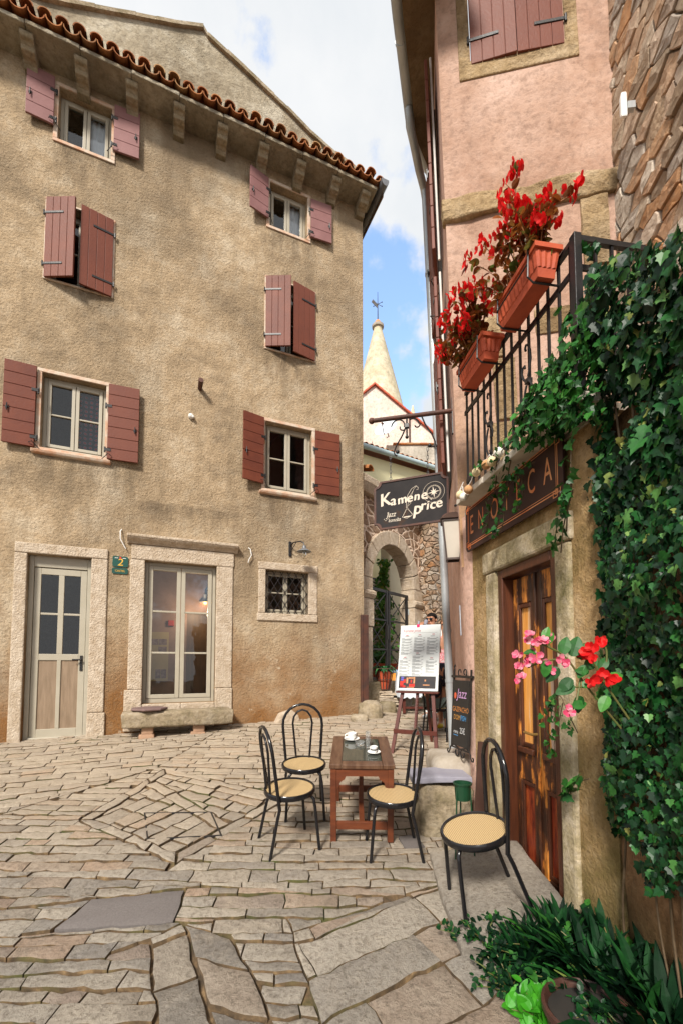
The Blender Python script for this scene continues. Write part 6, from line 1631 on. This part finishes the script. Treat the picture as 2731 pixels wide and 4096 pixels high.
mb.build('basket', M_RUST, bp); MB().lathe([(0, .01), (.09, .01), (.15, .36), (0, .35)], 18).build('clay_pot', M_TERRA, bp, smooth=True)
clump('strap_plant', 'strap leaved green plant in the slatted iron basket', 'plant', (.84, 8.68, 1.57), 70, .42, island_mat('strap_leaf', [(0, (.02, .09, .03)), (.6, (.04, .16, .05)), (1, (.1, .28, .08))], .4), W=.75, curl=.75, up=1.1)

# ------------------------------------------------------------------ people at the far tables
def skin(name, J, E_, m, parent, sub=2, root=0):
    names = list(J); me = bpy.data.meshes.new(name)
    me.from_pydata([J[k][0] for k in names], [(names.index(a), names.index(b)) for a, b in E_], [])
    o = bpy.data.objects.new(name, me); C.objects.link(o); me.materials.append(m); o.parent = parent
    sk = o.modifiers.new('skin', 'SKIN'); sk.use_smooth_shade = True
    for i, k in enumerate(names):
        r_ = J[k][1]; me.skin_vertices[0].data[i].radius = r_ if isinstance(r_, tuple) else (r_, r_)
        me.skin_vertices[0].data[i].use_root = (i == root)
    sb_ = o.modifiers.new('sub', 'SUBSURF'); sb_.levels = sub; sb_.render_levels = sub
    return o
SKIN = mat('tanned_skin', (.45, .21, .12), (.38, .17, .09), 8, .5)
def person(label, M, arms, legs, shirt, pants, hair, hair_len=.0, shades=False, socks=None, shoes=None, base=.93, shorts=.55, sleeve=True):
    """joints in metres, facing -y; arms: two (elbow, wrist, tip direction); legs: two (knee, ankle)"""
    o = thing('person', label, 'person', M=M)
    b = base
    J = {'pel': ((0, 0, b), .13), 'sp': ((0, .01, b+.22), (.135, .10)), 'ch': ((0, .01, b+.42), (.16, .11)), 'nk': ((0, .01, b+.585), .055), 'hb': ((0, -.012, b+.67), (.066, .075)), 'hm': ((0, -.005, b+.755), (.08, .098)), 'ht': ((0, .012, b+.835), (.06, .075)),
         'nose': ((0, -.112, b+.715), .013), 'chin': ((0, -.07, b+.645), .035)}
    E_ = [('pel', 'sp'), ('sp', 'ch'), ('ch', 'nk'), ('nk', 'hb'), ('hb', 'hm'), ('hm', 'ht'), ('hm', 'nose'), ('hb', 'chin')]
    for s_, (el, wr, td), (kn, an_) in zip((-1, 1), arms, legs):
        k = str(s_)
        J['sh'+k] = ((s_*.18, .01, b+.51), .06); J['el'+k] = (el, .043); J['wr'+k] = (wr, .028)
        td = V(td).normalized(); sd_ = td.cross(V((0, 0, 1)) if abs(td.z) < .9 else V((0, 1, 0))).normalized()
        J['pa'+k] = (tuple(V(wr)+td*.06), (.036, .02))
        E_ += [('ch', 'sh'+k), ('sh'+k, 'el'+k), ('el'+k, 'wr'+k), ('wr'+k, 'pa'+k)]
        for f_ in range(4):
            q = V(wr)+td*.10+sd_*(.018*(f_-1.5)); L_ = (.06, .075, .07, .055)[f_]
            J[f'f{f_}'+k] = (tuple(q), .009); J[f'g{f_}'+k] = (tuple(q+td*L_*.6+V((0, 0, -.012))), .0085); J[f'h{f_}'+k] = (tuple(q+td*L_+V((0, 0, -.035))), .008)
            E_ += [('pa'+k, f'f{f_}'+k), (f'f{f_}'+k, f'g{f_}'+k), (f'g{f_}'+k, f'h{f_}'+k)]
        q = V(wr)+td*.035+sd_*.035; J['t'+k] = (tuple(q), .011); J['u'+k] = (tuple(q+td*.04+sd_*.015), .009); E_ += [('wr'+k, 't'+k), ('t'+k, 'u'+k)]
        J['hip'+k] = ((s_*.09, 0, b-.04), .085); J['kn'+k] = (kn, .056); J['cf'+k] = (tuple(V(kn).lerp(V(an_), .3)), .056); J['an'+k] = (an_, .035); J['toe'+k] = ((an_[0]+s_*.02, an_[1]-.17, an_[2]-.05), .03)
        E_ += [('pel', 'hip'+k), ('hip'+k, 'kn'+k), ('kn'+k, 'cf'+k), ('cf'+k, 'an'+k), ('an'+k, 'toe'+k)]
    skin('body', J, E_, SKIN, o)
    g = lambda k, d: (J[k][0], tuple(x+d for x in J[k][1]) if isinstance(J[k][1], tuple) else J[k][1]+d)
    JS = {'pel': (J['pel'][0], .14), 'sp': g('sp', .015), 'ch': g('ch', .015), 'ne': ((0, .01, b+.545), .075)}
    ES = [('pel', 'sp'), ('sp', 'ch'), ('ch', 'ne')]
    for k in ('-1', '1'):
        JS['sh'+k] = g('sh'+k, .014); a, e = V(J['sh'+k][0]), V(J['el'+k][0]); JS['sl'+k] = (tuple(a.lerp(e, .75)), .058); ES += [('ch', 'sh'+k), ('sh'+k, 'sl'+k)]
    skin('shirt', JS, ES, shirt, o)
    JP = {'pel': ((0, 0, b+.02), .142)}; EP = []
    for k in ('-1', '1'):
        JP['hip'+k] = g('hip'+k, .014); h_, n_ = V(J['hip'+k][0]), V(J['kn'+k][0])
        JP['th'+k] = (tuple(h_.lerp(n_, .9)), .072); EP += [('pel', 'hip'+k), ('hip'+k, 'th'+k)]
        if shorts > .6: JP['kn'+k] = g('kn'+k, .012); JP['sn'+k] = (tuple(n_.lerp(V(J['an'+k][0]), shorts)), .055); EP += [('th'+k, 'kn'+k), ('kn'+k, 'sn'+k)]
    skin('trousers', JP, EP, pants, o)
    for k in ('-1', '1'):
        a, kn = V(J['an'+k][0]), V(J['kn'+k][0])
        if socks: skin('sock', {'a': (tuple(a.lerp(kn, .38)), .05), 'b': (tuple(a), .042), 'c': (tuple(a+V((0, -.05, -.04))), .04)}, [('a', 'b'), ('b', 'c')], socks, o)
        if shoes: MB().ball((a.x, a.y-.06, a.z-.045), .06, 12, 8, (.75, 2.1, .75)).build('shoe', shoes, o, smooth=True)
    hm = MB(); c = V((0, .018, b+.775)); vs_, fs = [], []
    n1, n2 = 20, 12
    for i in range(n2+1):
        t_ = math.pi*i/n2
        for k in range(n1):
            a = 2*math.pi*k/n1; d = V((math.sin(t_)*math.cos(a), math.sin(t_)*math.sin(a), math.cos(t_)))
            r_ = V((.093, .112, .10))*(1+.05*noise.noise(d*5+V((b, 0, 0))))
            p = c+V((d.x*r_.x, d.y*r_.y, d.z*r_.z))
            if d.y < -.1 and p.z < b+.795: p = V((p.x*.72, p.y*.55+.02, b+.80))
            if d.y >= -.1: p.z = max(p.z, b+.70-hair_len)
            vs_.append(p)
    for i in range(n2):
        for k in range(n1): fs.append((i*n1+k, (i+1)*n1+k, (i+1)*n1+(k+1) % n1, i*n1+(k+1) % n1))
    hm.add(vs_, fs).build('hair', hair, o, smooth=True)
    for s_ in (-1, 1):
        MB().ball((s_*.084, .01, b+.735), .022, 8, 6, (.5, .8, 1.3)).build('ear', SKIN, o, smooth=True)
        if shades: MB().ball((s_*.036, -.098, b+.748), .030, 12, 8, (1, .35, .9)).build('sunglass_lens', M_BLACKT, o, smooth=True)
        else: MB().ball((s_*.032, -.090, b+.748), .012, 8, 6, (1, .6, .8)).build('eye', M_DARK, o, smooth=True)
    if shades: MB().box(-.085, .085, -.105, -.099, b+.757, b+.763).build('sunglass_bridge', M_BLACKT, o)
    MB().ball((0, -.088, b+.672), .018, 8, 6, (1.2, .5, .4)).build('mouth', mat('lip', (.35, .1, .07)), o, smooth=True)
    return o
HAIRD = mat('black_hair', (.008, .006, .005), (.016, .012, .01), 30, .7, .5, 60, spec=.1); HAIRB = mat('brown_hair', (.10, .05, .025), (.16, .08, .04), 30, .6, .5, 60)
NAVY = mat('navy_cloth', (.012, .014, .03), (.02, .02, .035), 8, .9, .4, 40); GREY = mat('grey_green_cloth', (.10, .13, .12), (.14, .17, .15), 8, .9, .3, 40)
t = NT('pink_floral_cloth'); M_FLOR = t.out(t.ramp(t.noise(22, 4), [(.4, (.62, .5, .5)), (.5, (.6, .12, .16)), (.62, (.7, .55, .52))]), .9)
stand = (((-.10, 0, .50), (-.10, .02, .08)), ((.10, 0, .50), (.10, .02, .08)))
SC = Matrix.Scale(1.04, 4)
person('standing man with dark hair and round sunglasses drinking behind the menu board', tr(1.60, 7.75, gz(1.6, 7.75)+.02) @ rz(R(-38)) @ SC,
    (((-.27, -.10, 1.25), (-.10, -.24, 1.50), (.3, .2, 1)), ((.25, .02, 1.17), (.24, -.08, .92), (0, -.3, -1))), stand, M_WHITE, GREY, HAIRD, 0, True, M_WHITE, mat('white_shoe', (.6, .6, .58)))
dc = thing('drinking_cup', 'grey cup held to the mouth of the man in sunglasses', 'cup', M=tr(1.60, 7.75, gz(1.6, 7.75)+.02) @ rz(R(-38)) @ SC @ tr(-.03, -.19, 1.57) @ Matrix.Rotation(R(-35), 4, 'X'))
MB().lathe([(0, 0), (.03, 0), (.036, .10), (.033, .10), (.028, .01)], 16).build('bowl', mat('grey_cup', (.24, .24, .28), (.2, .2, .24)), dc, smooth=True)
seat = (((-.11, -.40, .50), (-.12, -.36, .09)), ((.11, -.40, .50), (.12, -.34, .09)))
person('seated diner in a navy top seen from behind at the far table', tr(1.42, 6.62, ground_z(1.42, 6.62)+.03) @ rz(R(-20+180)) @ tr(0, .03, 0),
    (((-.26, -.12, .80), (-.12, -.36, .76), (.2, -1, 0)), ((.26, -.12, .80), (.12, -.36, .76), (-.2, -1, 0))), seat, NAVY, GREY, HAIRB, .03, False, None, M_DARK, base=.53, shorts=.75)
person('person in a pink floral shirt and yellow shoes behind the grey downpipe', tr(1.70, 7.12, gz(1.7, 7.1)+.02) @ rz(R(-25)),
    (((-.25, .02, 1.17), (-.24, -.08, .92), (0, -.3, -1)), ((.25, .02, 1.17), (.24, -.08, .92), (0, -.3, -1))), stand, M_FLOR, M_FLOR, HAIRB, .08, False, None, mat('yellow_shoe', (.7, .5, .02)))
dt = thing('dining_table', 'dark red legged cafe table under white lace cloth behind the easel', 'table', (1.42, 8.32, gz(1.42, 8.32)))
for sx in (-1, 1):
    for sy in (-1, 1): MB().box(sx*.28-.025, sx*.28+.025, sy*.28-.025, sy*.28+.025, 0, .72).build('leg', M_EASEL, dt)
MB().box(-.33, .33, -.33, .33, .72, .745).build('top', M_EASEL, dt); MB().box(-.25, .25, -.29, -.27, .08, .12).build('stretcher', M_EASEL, dt)
mb = MB(); nn_ = 48; vs_ = []
per = [(.85*a, .85*b) for a, b in [(-.40+.8*i/12, -.40) for i in range(12)]+[(.40, -.40+.8*i/12) for i in range(12)]+[(.40-.8*i/12, .40) for i in range(12)]+[(-.40, .40-.8*i/12) for i in range(12)]]
for z, q in ((.752, 1), (.74, 1.02), (.50, 1.05), (.30, 1.06)):
    for i, (x, y) in enumerate(per): vs_.append((x*q*(1+.03*math.sin(i*2.1)*(z < .7)), y*q*(1+.03*math.sin(i*1.7)*(z < .7)), z-(.035 if (i % 2 and z < .55) else 0)))
mb.M = tr(1.42, 8.32, gz(1.42, 8.32)); mb.add(vs_, [(r_*48+i, r_*48+(i+1) % 48, r_*48+48+(i+1) % 48, r_*48+48+i) for r_ in range(3) for i in range(48)]+[tuple(range(48))])
tag(mb.build('table_cloth', mat('lace', (.62, .68, .74), (.7, .74, .78), 30, .9)), 'white lace cloth hanging over the dark red cafe table', 'tablecloth')
